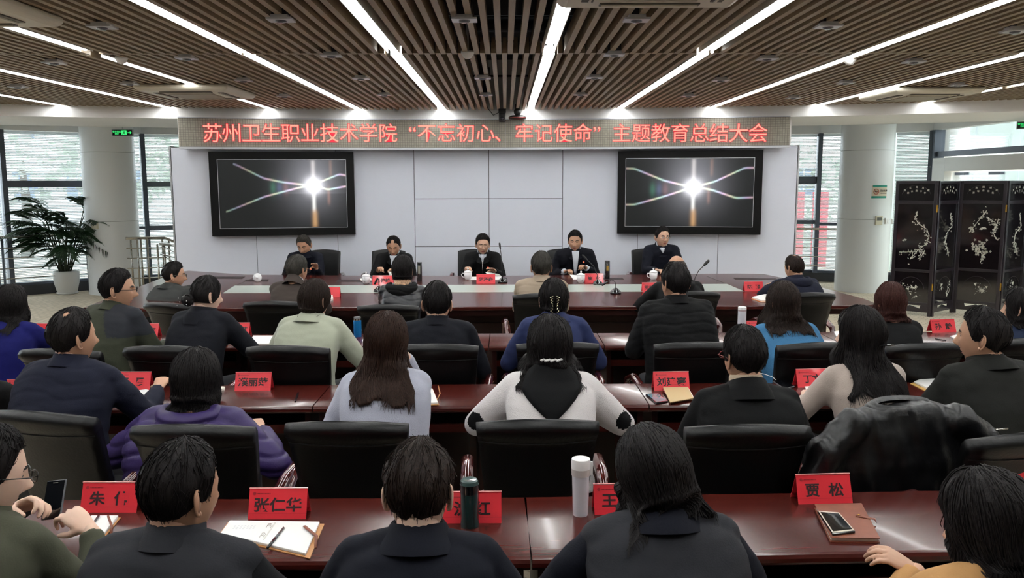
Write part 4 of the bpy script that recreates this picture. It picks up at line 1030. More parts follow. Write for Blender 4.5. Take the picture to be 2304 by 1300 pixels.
def ss(a, b, x): t = np.clip((x-a)/(b-a), 0, 1); return t*t*(3-2*t)
TH_SHORT = ([0, 50, 85, 100, 118, 135, 180], [128, 117, 98, 98, 70, 55, 50])
TH_LADY = ([0, 60, 95, 115, 135, 180], [112, 112, 112, 95, 66, 58])
def person(name, label, head, Y, yaw=0, look=0, tilt=0, roll=0, lean=.14, hip=.52, sh=.162, shr=.074, skin=None, hair=H_black, style='short', hT=.014, cloth=None, cmat=None, sleeve=None,
           elbows=None, hands=None, pose=('relax', 'relax'), collar='stand', colmat=None, glasses=None, puff=0, bald=None, grey=None, long=None, hsc=1.06, vox=.011, seed=1, chair_z=.45, wid=1.0, trousers=None, hood=None, eyes=False, shdrop=.066, nb=None, hk=(0, 0), zshift=0, messy=1.0, gb=None, skirt=0):
    """head: (px, py) of the middle of the head's top outline; Y its distance. yaw: body turn; look/tilt: head turn and nod (deg).
    All lengths in metres in a frame whose +y is where the body faces, origin on the floor below the hips."""
    skin = skin or M_skin; rng = np.random.default_rng(seed)
    Ptop = PY(head[0], head[1], Y); s = hsc
    # head matrix in the person's frame
    R = Matrix.Rotation(rad(-look), 4, 'Z') @ Matrix.Rotation(rad(roll), 4, 'Y') @ Matrix.Rotation(rad(-tilt), 4, 'X')
    hc_z = Ptop.z-(HC+hT*.8)*s*math.cos(rad(tilt)*.55)
    # neck base (C7) relative to head centre
    off_ = Matrix.Rotation(rad(-look*.4), 4, 'Z') @ Matrix.Rotation(rad(-tilt*.45), 4, 'X') @ Vector((0, -.052, -.108 if collar in ('stand', 'fold', 'shirt', 'wide') else -.126))*hsc
    if nb is not None: off_ = off_+Vector(nb)
    c7y = lean; hc = Vector((0, c7y, hc_z))-Vector((0, off_.y, 0)); hc.x = -off_.x
    c7 = hc+off_
    # root: head top ends up at the surveyed point
    Mz = Matrix.Rotation(rad(yaw), 4, 'Z'); w = Mz @ Vector((hc.x, hc.y, 0)); root_loc = Vector((Ptop.x-w.x, Y-w.y, 0))
    root = thing('person', label, 'person', root_loc, rad(yaw))
    T = Matrix.Translation(hc) @ R @ Matrix.Scale(s, 4)
    # ---- joints
    hipc = Vector((0, 0, hip)); tors = (c7-hipc)
    # spine curve, rounded back
    def spine(t):
        a = hipc; b = hipc+Vector((0, -.03, tors.z*.5)); c = c7
        return a*(1-t)**2+b*2*t*(1-t)+c*t*t
    shl = []
    for sd in (-1, 1): shl.append(Vector((sd*sh, c7.y+.025, c7.z-shdrop)))
    UA, FA = .285, .25
    def loc_(q):
        if isinstance(q[0], str):
            g = PY(*q[1:])-root_loc; return Mz.inverted() @ g
        return Vector(q)
    el = []; wr = []
    for i, sd in enumerate((-1, 1)):
        e = loc_(elbows[i]) if elbows and elbows[i] is not None else Vector((sd*(sh+.035), shl[i].y+.17, .78))
        d = e-shl[i]
        if hands and hands[i] is not None and isinstance(hands[i][0], str):     # two-bone reach to a surveyed wrist
            wt = loc_(hands[i]); v_ = wt-shl[i]; L_ = min(v_.length, UA+FA-.01); v_ = v_.normalized(); k_ = (UA*UA-FA*FA+L_*L_)/(2*L_); h_ = math.sqrt(max(0, UA*UA-k_*k_)); pl = (d-v_*d.dot(v_)).normalized()
            el.append(shl[i]+v_*k_+pl*h_); wr.append(shl[i]+v_*L_); continue
        e = shl[i]+d.normalized()*UA; el.append(e)
        wv = loc_(hands[i]) if hands and hands[i] is not None else Vector((sd*.07, shl[i].y+.40, .80))
        d = wv-e; wr.append(e+d.normalized()*FA)
    # ---- body: head, neck, trunk, arms, hands, legs in one mesh
    b = MB(); b.add(xf(HEAD_V, T), HEAD_F); b.m = list(HEAD_M)
    n0 = hc+(R @ Vector((0, -.022, -.05)))*s; ndir = (n0-c7)
    b.tube([c7+Vector((0, .0, -.06)), c7+Vector((0, .02, .0)), c7.lerp(n0, .5)+Vector((0, .012, 0)), n0], [.07, .058*s, .054*s, .052*s], 18)
    b.rings([[spine(t)+Vector((rx*math.cos(a), ry*math.sin(a)+.03, 0)) for a in np.linspace(0, 2*math.pi, 17)[:-1]] for t, rx, ry in ((0, .13, .09), (.4, .12, .08), (.8, .13, .08), (.97, .06, .05))])
    for i, sd in enumerate((-1, 1)):
        b.tube([shl[i], el[i]], [.04, .032], 10, round_=True); b.tube([el[i], wr[i]], [.032, .024], 10, round_=True)
        hd = (wr[i]-el[i]).normalized(); upv = Vector((0, 0, 1))
        if hk and isinstance(hk[i], (tuple, list)): hd = Vector(hk[i][0]); upv = Vector(hk[i][1])
        hand_add(b, wr[i]+hd*.012, hd, upv, sd, pose[i], 0, .95 if style in ('short', 'bald') else .88)
        k = Vector((sd*.12, .44, hip-.01)); a_ = Vector((sd*.13, .42, .09))
        b.tube([Vector((sd*.085, .02, hip)), k], [.06, .045], 10, round_=True); b.tube([k, a_], [.045, .03], 10, round_=True)
    b.obj('body', [skin, M_lip, M_brow, M_lash], root, True)
    if eyes:
        for sd in (-1, 1):
            e = MB(); e.ball((sd*.0285, .083, .001), (.0125, .009, .0062), 14, 8); e.ball((sd*.0285+eyes*.004, .0895, .001), (.0052, .0038, .0052), 12, 6, mi=1); e.v = [xf(v, T) for v in e.v]; e.obj('eye', [M_eyew, M_iris], root, True)
    # ---- trousers and shoes
    tr = MB()
    for sd in (-1, 1):
        k = Vector((sd*.12, .44, hip-.0)); a_ = Vector((sd*.13, .42, .11))
        tr.tube([Vector((sd*.09, -.02, hip)), Vector((sd*.10, .2, hip)), k], [.095, .088, .068], 14, round_=True); tr.tube([k, Vector((sd*.127, .43, .30)), a_], [.066, .058, .052], 14, round_=True)
    tr.ball((0, -.01, hip+.01), (.18, .13, .10), 16, 10)
    v, f = remesh(tr, .022, 3); q = MB(); q.add(v, f); q.obj('trousers', trousers or M_trou, root, True)
    for sd in (-1, 1):
        sm_ = MB(); x = sd*.132
        sm_.rings([[(x+rx*math.cos(a), y+ry*math.sin(a), z) for a in np.linspace(0, 2*math.pi, 17)[:-1]] for z, rx, ry, y in ((0, .045, .125, .47), (.02, .048, .13, .47), (.045, .045, .12, .465), (.07, .042, .08, .44), (.10, .045, .06, .425))]); sm_.obj('shoe', M_shoe, root, True)
    # ---- clothing on the upper body
    W_ = wid
    secs = ((-.10, .185, .135), (0, .185, .135), (.22, .172, .125), (.45, .175, .128), (.62, .182, .128), (.76, .183, .120), (.86, .176, .110), (.93, .150, .096), (.972, .120, .086), (1.0, .088, .076))
    tb = MB(); RR = []
    prevd = None
    for t, rx, ry in secs:
        c = spine(max(t, 0)); c = c+Vector((0, .035*(1 if t < .9 else .7), tors.z*min(t, 0)))
        n = 28; ring = []
        k = (sh/.150)
        for a in np.linspace(0, 2*math.pi, n+1)[:-1]:
            ca, sa = math.cos(a), math.sin(a); ex = .80
            ring.append(c+Vector((W_*k*rx*math.copysign(abs(ca)**ex, ca), ry*math.copysign(abs(sa)**ex, sa)*(1.0+.12*(W_-1)), 0)))
        RR.append(ring)
    tb.rings(RR)
    sl = MB() if sleeve else tb; th_ = 0.0
    for i, sd in enumerate((-1, 1)):
        tb.tube([c7+Vector((sd*.034, .016, -.030)), shl[i]+Vector((0, 0, -.002))], [.062, shr], 14, round_=True)
        mid = shl[i].lerp(el[i], .5)
        sl.tube([shl[i], mid, el[i]], [shr, shr*.93, shr*.80], 14, round_=True)
        we = wr[i]-(wr[i]-el[i]).normalized()*.012
        sl.tube([el[i], el[i].lerp(wr[i], .5), we], [shr*.80, shr*.72, shr*.56], 14, round_=False)
        if not sleeve: pass
        tb.ball(shl[i].lerp(Vector((sd*.12, c7.y+.02, c7.z-.2)), .5), (.07, .085, .10), 12, 8)
    so_ = Vector((seed*.37, seed*.11, 0))
    amp = {'knit': .0015, 'wool': .0022, 'puffer': .003}.get(cloth, .0028)
    def disp(v, pf=puff):
        out = np.zeros(len(v)); L = v.tolist()
        for i_, p in enumerate(L):
            q = Vector(p)
            out[i_] = amp*2.2*mnoise.noise(Vector((p[0]*6, p[1]*6, p[2]*14))+so_)+amp*mnoise.noise(Vector((p[0]*17, p[1]*17, p[2]*34))+so_)
        if pf:
            z = v[:, 2]+.25*np.abs(v[:, 0])+.02*np.sin(v[:, 0]*18+seed); out += -pf*.9*np.exp(-((np.mod(z, .062)-.031)/.007)**2)+pf*.3
        return out
    v, f = remesh(tb, vox, 5, disp); q = MB(); q.add(v, f)
    if colmat is None: colmat = cmat
    cname = {'knit': 'sweater', 'wool': 'coat', 'puffer': 'padded_jacket', 'suit': 'suit_jacket', 'vest': 'waistcoat'}.get(cloth, 'jacket')
    mats_ = [cmat]
    if gb:                                   # a second fabric on part of the garment (yoke, stripe, patches)
        mats_.append(gb[0]); fc = np.array([v[list(x)].mean(0) for x in f]); q.m = [1 if gb[1](p, c7, el, wr) else 0 for p in fc]
    go = q.obj(cname, mats_, root, True)
    if sleeve:
        # each sleeve is its own piece
        k = len(sl.v)//2
        vv = sl.v; nseg = 4
        for i in range(2):
            one = MB(); sd = (-1, 1)[i]; mid = shl[i].lerp(el[i], .5); we = wr[i]-(wr[i]-el[i]).normalized()*.012
            one.tube([shl[i]+Vector((-sd*.0, 0, -.012)), mid, el[i]], [shr*.98, shr*.93, shr*.80], 14, round_=True); one.tube([el[i], el[i].lerp(wr[i], .5), we], [shr*.80, shr*.72, shr*.56], 14)
            v2, f2 = remesh(one, vox, 4, lambda p: disp(p, 0)); o2 = MB(); o2.add(v2, f2); o2.obj('sleeve', sleeve, root, True)
    # cuffs
    # ---- collar
    nd = (n0-c7).normalized()
    def ringc(c, r, n=24, tiltv=0, sx=1.0, sy=1.0): return [c+Vector((r*sx*math.cos(a), r*sy*math.sin(a)+.0, tiltv*math.sin(a))) for a in np.linspace(0, 2*math.pi, n+1)[:-1]]
    base = c7+Vector((0, .022, -.028)); top = base+Vector((0, nd.y*.055, .060))
    if collar == 'stand':
        m = MB(); m.rings([ringc(base, .094, tiltv=-.028), ringc(base.lerp(top, .5), .079, tiltv=-.022), ringc(top, .073, tiltv=-.018), ringc(top+Vector((0, 0, -.004)), .064, tiltv=-.016), ringc(base, .062, tiltv=-.02)], cap=False); m.obj('collar', colmat, root, True)
    elif collar == 'fold':
        m = MB(); m.rings([ringc(base+Vector((0, -.006, -.006)), .122, tiltv=-.030, sy=.94), ringc(base+Vector((0, 0, .022)), .100, tiltv=-.026), ringc(top+Vector((0, 0, -.008)), .077, tiltv=-.02), ringc(top, .071, tiltv=-.018), ringc(top+Vector((0, 0, -.008)), .064, tiltv=-.018), ringc(base, .062, tiltv=-.02)], cap=False); m.obj('collar', colmat, root, True)
    elif collar == 'wide':
        m = MB(); m.rings([ringc(base+Vector((0, -.012, -.050)), .150, tiltv=-.02, sy=.86), ringc(base+Vector((0, -.006, -.02)), .130, tiltv=-.024, sy=.9), ringc(base+Vector((0, 0, .010)), .104, tiltv=-.026), ringc(top+Vector((0, 0, -.004)), .080, tiltv=-.02), ringc(top+Vector((0, 0, -.010)), .066, tiltv=-.018), ringc(base, .062, tiltv=-.02)], cap=False); m.obj('collar', colmat, root, True)
    elif collar == 'roll':
        m = MB(); m.rings([ringc(base, .086, tiltv=-.02), ringc(base+Vector((0, 0, .02)), .079, tiltv=-.018), ringc(top+Vector((0, 0, .012)), .074, tiltv=-.016), ringc(top+Vector((0, 0, .022)), .068, tiltv=-.014), ringc(top+Vector((0, 0, .012)), .061, tiltv=-.014), ringc(base, .060)], cap=False); m.obj('collar', colmat, root, True)
        if cloth == 'suit':
            m = MB(); m.rings([ringc(base+Vector((0, -.006, -.030)), .138, tiltv=-.04, sy=.94), ringc(base+Vector((0, 0, .012)), .104, tiltv=-.04), ringc(top+Vector((0, 0, -.012)), .086, tiltv=-.045), ringc(top+Vector((0, 0, -.020)), .078, tiltv=-.04), ringc(base, .066, tiltv=-.03)], cap=False); m.obj('jacket_collar', cmat, root, True)
    elif collar == 'shirt':
        m = MB(); m.rings([ringc(base+Vector((0, 0, -.01)), .080, tiltv=-.07), ringc(top+Vector((0, 0, -.0)), .068, tiltv=-.072), ringc(top+Vector((0, 0, .004)), .062, tiltv=-.072), ringc(base, .060)], cap=False); m.obj('shirt_collar', M_shirt, root, True)
        m = MB(); m.rings([ringc(base+Vector((0, -.004, -.028)), .114, tiltv=-.085), ringc(base+Vector((0, 0, -.004)), .098, tiltv=-.085), ringc(base.lerp(top, .65), .078, tiltv=-.08), ringc(base.lerp(top, .5), .070, tiltv=-.078), ringc(base, .064, tiltv=-.07)], cap=False); m.obj('collar', colmat, root, True)
    if hood:
        m = MB()
        for a0 in (0,):
            pts = [c7+Vector((math.sin(a)*.115, -.075*math.cos(a)-.012, -.035-.0*math.cos(a)+.03*(1-math.cos(a)))) for a in np.linspace(-1.9, 1.9, 15)]
            m.tube(pts, [.028+.026*math.cos(a)**2 for a in np.linspace(-1.5, 1.5, 15)], 12, round_=True)
        m.ball(c7+Vector((0, -.075, -.075)), (.105, .05, .075), 18, 12)
        v, f = remesh(m, .009, 4, disp); q = MB(); q.add(v, f); q.obj('hood', hood, root, True)
    if collar == 'hoodv':
        def byy(x, z):
            t = min(1, max(0, (z-hipc.z)/tors.z)); yc = -.06*t*(1-t)+c7.y*t*t; rx = np.interp(t, [q[0] for q in secs], [q[1]*W_ for q in secs])+.05; ry = np.interp(t, [q[0] for q in secs], [q[2] for q in secs])
            return yc+.03-ry*math.sqrt(max(.05, 1-(x/rx)**2))
        m = MB(); R3 = []
        for dz, hw, lift in ((.075, .074, .012), (.04, .105, .03), (.0, .140, .040), (-.03, .150, .040), (-.07, .118, .034), (-.11, .078, .026), (-.145, .036, .018), (-.165, .006, .01)):
            xx = np.linspace(-hw, hw, 13); z = c7.z+dz-.01
            R3.append([(x, byy(x, z)-lift*math.sqrt(max(0, 1-(x/hw)**2))-.006, z) for x in xx]+[(x, byy(x, z)+.05, z) for x in xx[::-1]])
        m.rings(R3); v, f = remesh(m, .008, 4, None); q = MB(); q.add(v, f); q.obj('hood', colmat, root, True)
        m = MB(); zz = np.linspace(c7.z-.15, hipc.z+.0, 14); m.rings([[(-.012, byy(0, z)-.013, z), (.012, byy(0, z)-.013, z), (.012, byy(0, z)+.03, z), (-.012, byy(0, z)+.03, z)] for z in zz]); m.obj('back_stripe', colmat, root, True)
    # ---- hair
    def backY(x, z):
        t = np.clip((z-hipc.z)/max(.1, tors.z), 0, 1); yc = hipc.y*(1-t)**2+(hipc.y-.03)*2*t*(1-t)+c7.y*t*t
        rx = np.interp(t, [q[0] for q in secs], [q[1]*W_ for q in secs]); ry = np.interp(t, [q[0] for q in secs], [q[2] for q in secs])
        return yc+.03-ry*np.sqrt(np.clip(1-(np.abs(x)/(rx+.05))**2, .05, 1))-.012
    tab = TH_LADY if style in ('bob', 'long', 'bun', 'cap') else TH_SHORT
    def thmax(phi): return np.radians(np.interp(np.degrees(np.abs(phi)), tab[0], tab[1]))
    def surf(phi, q, lift=0.0):
        "phi, q in 0..1 over the scalp; beyond 1 = hanging length"
        q = np.asarray(q, float); phi = np.asarray(phi, float); tm = thmax(phi)*(1+(.009*np.sin(phi*9+seed)+.006*np.sin(phi*17))*(style in ('short','bald'))); th = np.clip(q, 0.02, 1)*tm
        if style in ('short', 'bald'):
            e = 1-ss(.62, 1.0, q); T_ = hT*(.30+.70*e)*(1-.25*np.cos(th)*0)
            T_ = T_*(1-.35*ss(1.2, 2.1, th))
        else: T_ = hT*(.75+.25*np.sin(np.clip(q, 0, 1)*3.14))
        T_ = T_+hT*.16*np.sin(phi*7+seed)*np.sin(q*9+phi*3)*messy
        if bald is not None:
            bt, bp_, br = bald; d = np.sqrt((th*np.cos(phi)-bt*math.cos(bp_))**2+(th*np.sin(phi)-bt*math.sin(bp_))**2); T_ = T_*ss(br*.55, br*1.15, d)-.003*(1-ss(br*.5, br*.9, d))
        T_ = np.where(q > .999, np.where(q > 1, T_, -.003 if style in ('short', 'bald') else T_), T_)
        P = head_pts(sph(phi, th), T_+lift)
        shp = P.shape; P = xf(P.reshape(-1, 3), T).reshape(shp)
        if long is not None:
            L, flare, curl, wv = long; d = np.clip(q-1, 0, None)*L
            back = np.cos(phi)*.5+.5; side = np.abs(np.sin(phi))
            u = np.clip(q-1, 0, 1); ctr = hc.x
            x = P[..., 0]+(P[..., 0]-ctr)*flare*(.6*np.clip(u*1.4,0,1)**1.3+.4*u*u)+wv*np.sin(u*7+phi*5+seed)*u
            z = P[..., 2]-d
            y = P[..., 1]-.018*np.sin(np.clip(u*2, 0, 1)*3.14)*back+np.where(np.cos(phi) < 0, -.02*u, 0)+curl*np.sin(u*9+phi*4)*u
            y = y-curl*1.5*np.clip(u-.8, 0, 1)*5*0
            by = backY(x-0.0, z)
            y = np.where((q > 1) & (z < c7.z+.02), np.minimum(y, np.where(np.abs(phi) < 1.75, by, y)), y)
            P = np.stack([x, y, z], -1); P = P if lift == 0 else P+np.stack([0*x, -lift*(q > 1), 0*x], -1)
        return P
    K = 56; m = MB()
    if style != 'none':
        ph = np.linspace(-math.pi, math.pi, K, endpoint=False)
        if long is None:
            qs = np.concatenate([np.linspace(.02, .92, 15), [.97, 1.0]]); PH, Q = np.meshgrid(ph, qs); P = surf(PH, Q)
            m.rings([P[i] for i in range(len(qs))], cap=True)
            m.f = [g[::-1] for g in m.f]
        else:
            lim = rad(128)
            qs = np.concatenate([np.linspace(.02, 1.0, 14)]); PH, Q = np.meshgrid(ph, qs); P = surf(PH, Q); m.rings([P[i] for i in range(len(qs))], cap=True); m.f = [g[::-1] for g in m.f]
            ph2 = np.linspace(-lim, lim, 40); q2 = np.linspace(.9, 1.97, 16); PH, Q = np.meshgrid(ph2, q2)
            wob = 1+(.05*np.sin(PH*11+seed)+.07*np.sin(PH*5.3+seed*2)+.03*np.sin(PH*23)); A = surf(PH, 1+(Q-1)*np.where(Q > 1, wob, 1)); B = A.copy(); cen = np.array([hc.x, 0, 0]); 
            cyv = hc.y-.02
            B[..., 0] = cen[0]+(A[..., 0]-cen[0])*.80; B[..., 1] = cyv+(A[..., 1]-cyv)*.80
            # bottom closes inwards
            R2 = [np.concatenate([A[i], B[i][::-1]]) for i in range(len(q2))]; m.rings(R2); 
        # strands
        N = {'short': 420, 'bald': 160, 'bob': 420, 'long': 520, 'bun': 260, 'cap': 0}[style]
        for i in range(N):
            if style == 'long' or style == 'bob':
                p0 = rng.uniform(-2.15, 2.15) if rng.random() < .85 else rng.uniform(-math.pi, math.pi); q0 = rng.uniform(.05, 1.0); q1 = rng.uniform(1.7, 2.18) if long is not None and abs(p0) < 2.1 else 1.0; n = 9; wd = .0030; lf = .0022
            else:
                p0 = rng.uniform(-math.pi, math.pi); q0 = rng.uniform(.03, .86); q1 = min(.985, q0+rng.uniform(.12, .30)); n = 4; wd = .0022; lf = .0015
            if bald is not None and rng.random() < .0: continue
            qq = np.linspace(q0, q1, n); pp_ = p0+np.linspace(0, rng.normal()*.16, n)
            A = surf(pp_, qq, lf)
            if bald is not None and abs(q0*float(thmax(p0))*math.cos(p0)-bald[0]*math.cos(bald[1])) < bald[2]*.8 and abs(q0*float(thmax(p0))*math.sin(p0)-bald[0]*math.sin(bald[1])) < bald[2]*.8: continue
            if style in ('short', 'bald'):
                g = A[-1]-np.array(hc); g /= np.linalg.norm(g); A[-1] += g*.004*messy
            wl = np.linspace(1, .25, n); m.tube([tuple(a) for a in A], list(wd*wl), 3, cap=False)
    else: pass
    if style == 'bun':
        bc = hc+(R @ Vector((0, -.118, -.035)))*s
        m.ball(bc, (.040, .034, .038), 20, 14)
        for k in range(5): m.tube([bc+Vector((math.cos(a)*(.030+.002*k), -.012-.006*math.sin(a*3+k), math.sin(a)*(.030+.002*k))) for a in np.linspace(0, 6.28, 14)], .006, 5)
    if style == 'cap': pass
    if m.v: m.obj('hair', hair, root, True)
    # ---- glasses
    if glasses:
        gm = MB()
        for sd in (-1, 1):
            gm.tube([(sd*.031+.022*math.copysign(abs(math.cos(a))**.7, math.cos(a)), .108-.010*abs(math.cos(a))*0, .002+.015*math.copysign(abs(math.sin(a))**.8, math.sin(a))) for a in np.linspace(0, 2*math.pi, 21)], .0014, 5)
            gm.tube([(sd*.053, .106, .006), (sd*.074, .085, .006), (sd*.083, .0, .004), (sd*.081, -.018, -.012)], .0017, 5)
        gm.tube([(-.009, .112, .006), (0, .114, .009), (.009, .112, .006)], .0014, 5)
        gm.v = [xf(v, T) for v in gm.v]; gm.obj('glasses', glasses, root, True)
    root['_'] = 0; del root['_']
    return dict(root=root, hc=hc, c7=c7, sh=shl, el=el, wr=wr, T=T, n0=n0, spine=spine)

M_trou = mat('dark_trousers', (24, 25, 30), .8); M_shoe = mat('black_shoe', (12, 12, 12), .3)
M_shirt = mat('white_shirt', (186, 190, 198), .7)
def cl(name, rgb, rough=.85, bump=.12, bscale=220, **k): return mat(name, tuple(v*(.66 if max(rgb) < 130 else 1.0) for v in rgb), rough, bump=bump, bscale=bscale, spec=.22, **k)
C_navy = cl('navy_cloth', (28, 32, 56)); C_ink = cl('ink_blue_cloth', (15, 17, 30)); C_black = cl('black_cloth', (10, 10, 12)); C_char = cl('charcoal_wool', (58, 59, 66)); C_olive = cl('olive_cloth', (104, 106, 86)); C_olived = cl('dark_olive_cloth', (80, 84, 66))
C_yoke = cl('slate_yoke', (58, 60, 68)); C_grey = cl('grey_brown_cloth', (82, 84, 82)); C_brown = cl('brown_tweed', (92, 80, 74)); C_tan = cl('tan_nylon', (150, 134, 116), .6); C_sage = cl('sage_wool', (158, 162, 144), sheen=.3); C_blue = cl('royal_blue_wool', (20, 24, 128)); C_blazer = cl('blue_blazer', (56, 68, 122))
C_sky = cl('sky_blue_knit', (62, 112, 150), bscale=260, bump=.4); C_lil = cl('lilac_grey_knit', (176, 178, 192), bscale=300, bump=.45, sheen=.3); C_cream = cl('cream_knit', (232, 226, 224), bscale=300, bump=.5, sheen=.3); C_beige = cl('beige_knit', (176, 162, 152), bscale=300, bump=.4, sheen=.3)
C_purple = cl('purple_nylon', (72, 52, 120), .45, .1); C_coat = cl('camel_wool', (172, 130, 84)); C_dnavy = cl('deep_navy_wool', (14, 18, 36)); C_dkgreen = cl('dark_grey_green_cloth', (34, 35, 31)); C_leath = mat('black_puffer', (20, 21, 27), .35, bump=.2, bscale=40)
C_dkc = cl('dark_grey_sleeve', (16, 17, 24)); C_turtle = cl('oatmeal_knit', (178, 160, 138), bscale=260, bump=.4)
GB = mat('black_spectacle_frame', (20, 18, 20), .25); GM = mat('thin_metal_frame', (150, 145, 135), .25, metal=.9); GR = mat('red_black_frame', (110, 24, 30), .3)
# ---- the five at the head of the room, facing the camera (yaw 180)
def badge(pr, x, z):
    c7 = pr['c7']; 
    m = MB(); m.box((-.011, 0, -.010), (.011, .004, .010)); m.ball((0, .003, .001), (.006, .003, .006), 8, 5, mi=1)
    o = m.obj('lapel_badge', [mat('badge_red', (200, 40, 34), .4), mat('badge_gold', (220, 180, 90), .3)], pr['root']); o.location = (x, c7.y+.152, z); o.rotation_euler = (rad(14), 0, 0); return o
def front_fill(pr, w, m_in, z0, z1, name='shirt_front', y=.128):
    "shirt shown in the opening of the jacket"
    c7 = pr['c7']; q = MB(); R = []
    for i in range(6):
        t = i/5; z = c7.z-.02-z1*t; ww = w*(1-t*.85)+.004; R.append([(-ww, c7.y+.085+.06*math.sin(min(1, t*1.5+.2)*1.57), z), (ww, c7.y+.085+.06*math.sin(min(1, t*1.5+.2)*1.57), z), (ww, c7.y+.05, z), (-ww, c7.y+.05, z)])
    q.rings(R); return q.obj(name, m_in, pr['root'], True)
P1 = person('p', 'grey haired man in dark navy jacket looking down, leftmost at the far side', (683, 528), 10.75, yaw=180, tilt=24, look=8, lean=.16, sh=.165, skin=M_skin2, hair=H_grey, collar='fold', cloth='jacket', cmat=C_dnavy, hands=((-.22, .50, .80), (.16, .52, .80)), elbows=((-.20, .3, .78), (.20, .3, .78)), pose=('flat', 'relax'), seed=3)
badge(P1, -.09, P1['c7'].z-.20)
P2 = person('p', 'balding man in black suit and pale shirt reading a white sheet', (885, 530), 10.75, yaw=180, tilt=24, lean=.16, sh=.17, skin=M_skin2, hair=H_black, collar='shirt', cloth='suit', cmat=C_black, bald=(.70, math.pi, .40), hands=((-.05, .5, .80), (.16, .52, .80)), elbows=((-.22, .26, .78), (.22, .26, .78)), pose=('relax', 'hold'), seed=4)
front_fill(P2, .036, M_shirt, 0, .22)
P3 = person('p', 'man with glasses in zipped black jacket behind the tall microphone, looking down', (1086, 525), 10.7, yaw=180, tilt=12, look=-5, lean=.15, sh=.165, hair=H_black, collar='shirt', cloth='jacket', cmat=C_black, glasses=GM, hands=((-.15, .52, .80), (.20, .50, .80)), elbows=((-.22, .26, .78), (.22, .25, .78)), pose=('flat', 'relax'), seed=5, messy=1.6)
front_fill(P3, .024, M_shirt, 0, .10)
badge(P3, -.07, P3['c7'].z-.19)
o = MB(); o.tube([(0, P3['c7'].y+.150, P3['c7'].z-.10), (0, P3['c7'].y+.165, P3['c7'].z-.22), (0, P3['c7'].y+.14, P3['c7'].z-.40)], .004, 6); o.obj('zip', M_steel, P3['root'], True)
P4 = person('p', 'man in dark blue suit and white shirt touching the watch on his wrist', (1294, 517), 10.6, yaw=180, tilt=12, look=8, lean=.14, sh=.185, shr=.07, skin=M_skin2, hair=H_black, collar='shirt', cloth='suit', cmat=C_ink, hands=((-.10, .34, .84), (.09, .40, .80)), elbows=((-.25, .14, .80), (.25, .14, .80)), pose=('curl', 'curl'), seed=6)
front_fill(P4, .042, M_shirt, 0, .30)
badge(P4, -.10, P4['c7'].z-.16)
for i, sd in enumerate((-1, 1)):
    a, b = P4['el'][i], P4['wr'][i]; MB().tube([a.lerp(b, .82), b], [.039, .037], 14).obj('shirt_cuff', M_shirt, P4['root'], True)
P5 = person('p', 'upright man with glasses in dark navy jacket, first from the right at the far side', (1491, 509), 10.75, yaw=180, tilt=2, look=-14, lean=.06, sh=.165, skin=M_skin, hair=H_black, collar='shirt', cloth='jacket', cmat=C_dnavy, glasses=GM, eyes=-1.0, hands=((-.05, .5, .80), (.10, .50, .80)), elbows=((-.22, .22, .78), (.22, .22, .78)), pose=('relax', 'relax'), seed=7)
front_fill(P5, .022, M_shirt, 0, .07)
badge(P5, -.09, P5['c7'].z-.25)

# ---- first row, backs to the camera
A1 = person('p', 'man with glasses in dark grey jacket at the left wing of the big table', (390, 588), 8.35, yaw=-28, look=38, tilt=6, lean=.12, sh=.17, skin=M_skin2, hair=H_black, cloth='jacket', cmat=C_grey, glasses=GM, collar='fold', seed=11, wid=1.1)
A2 = person('p', 'man with greying short hair and glasses in brown tweed jacket', (667, 573), 7.45, yaw=-8, look=18, tilt=8, lean=.14, sh=.165, skin=M_skin2, hair=H_grey, cloth='suit', cmat=C_brown, collar='shirt', glasses=GM, bald=(.35, 0, .16), seed=12)
A3 = person('p', 'person with sleek black hair and checked scarf in black quilted coat', (905, 573), 7.5, tilt=6, lean=.12, sh=.145, hair=H_black, style='bob', hT=.016, long=(.03, 0, 0, 0), cloth='puffer', cmat=C_leath, puff=.007, collar='roll', colmat=mat('scarf_check', (176, 140, 112), .8, var=.7, vscale=60), hood=C_black, seed=13)
A4 = person('p', 'man with short greying hair in tan quilted jacket', (1218, 565), 7.35, tilt=0, lean=.08, sh=.165, skin=M_skin2, hair=H_grey, cloth='puffer', cmat=C_tan, puff=.006, collar='stand', seed=14, wid=1.08, messy=1.5)
A5 = person('p', 'bald man in black hooded jacket leaning over the table', (1523, 574), 7.6, yaw=6, tilt=4, look=-10, lean=.16, sh=.175, skin=M_skin2, hair=H_dark, style='bald', hT=.007, bald=(.0, 0, 1.25), cloth='jacket', cmat=C_black, collar='fold', hood=C_black, elbows=((-0.269, 0.3, 0.8), (0.235, 0.25, 0.8)), seed=15)
A6 = person('p', 'man with cropped hair in dark navy hooded coat at the right wing', (1788, 573), 8.3, yaw=12, tilt=14, look=-12, lean=.16, sh=.18, skin=M_skin2, hair=H_dark, hT=.008, cloth='puffer', cmat=C_navy, collar='stand', hood=C_navy, bald=(.3, 0, .3), seed=16, wid=1.1)

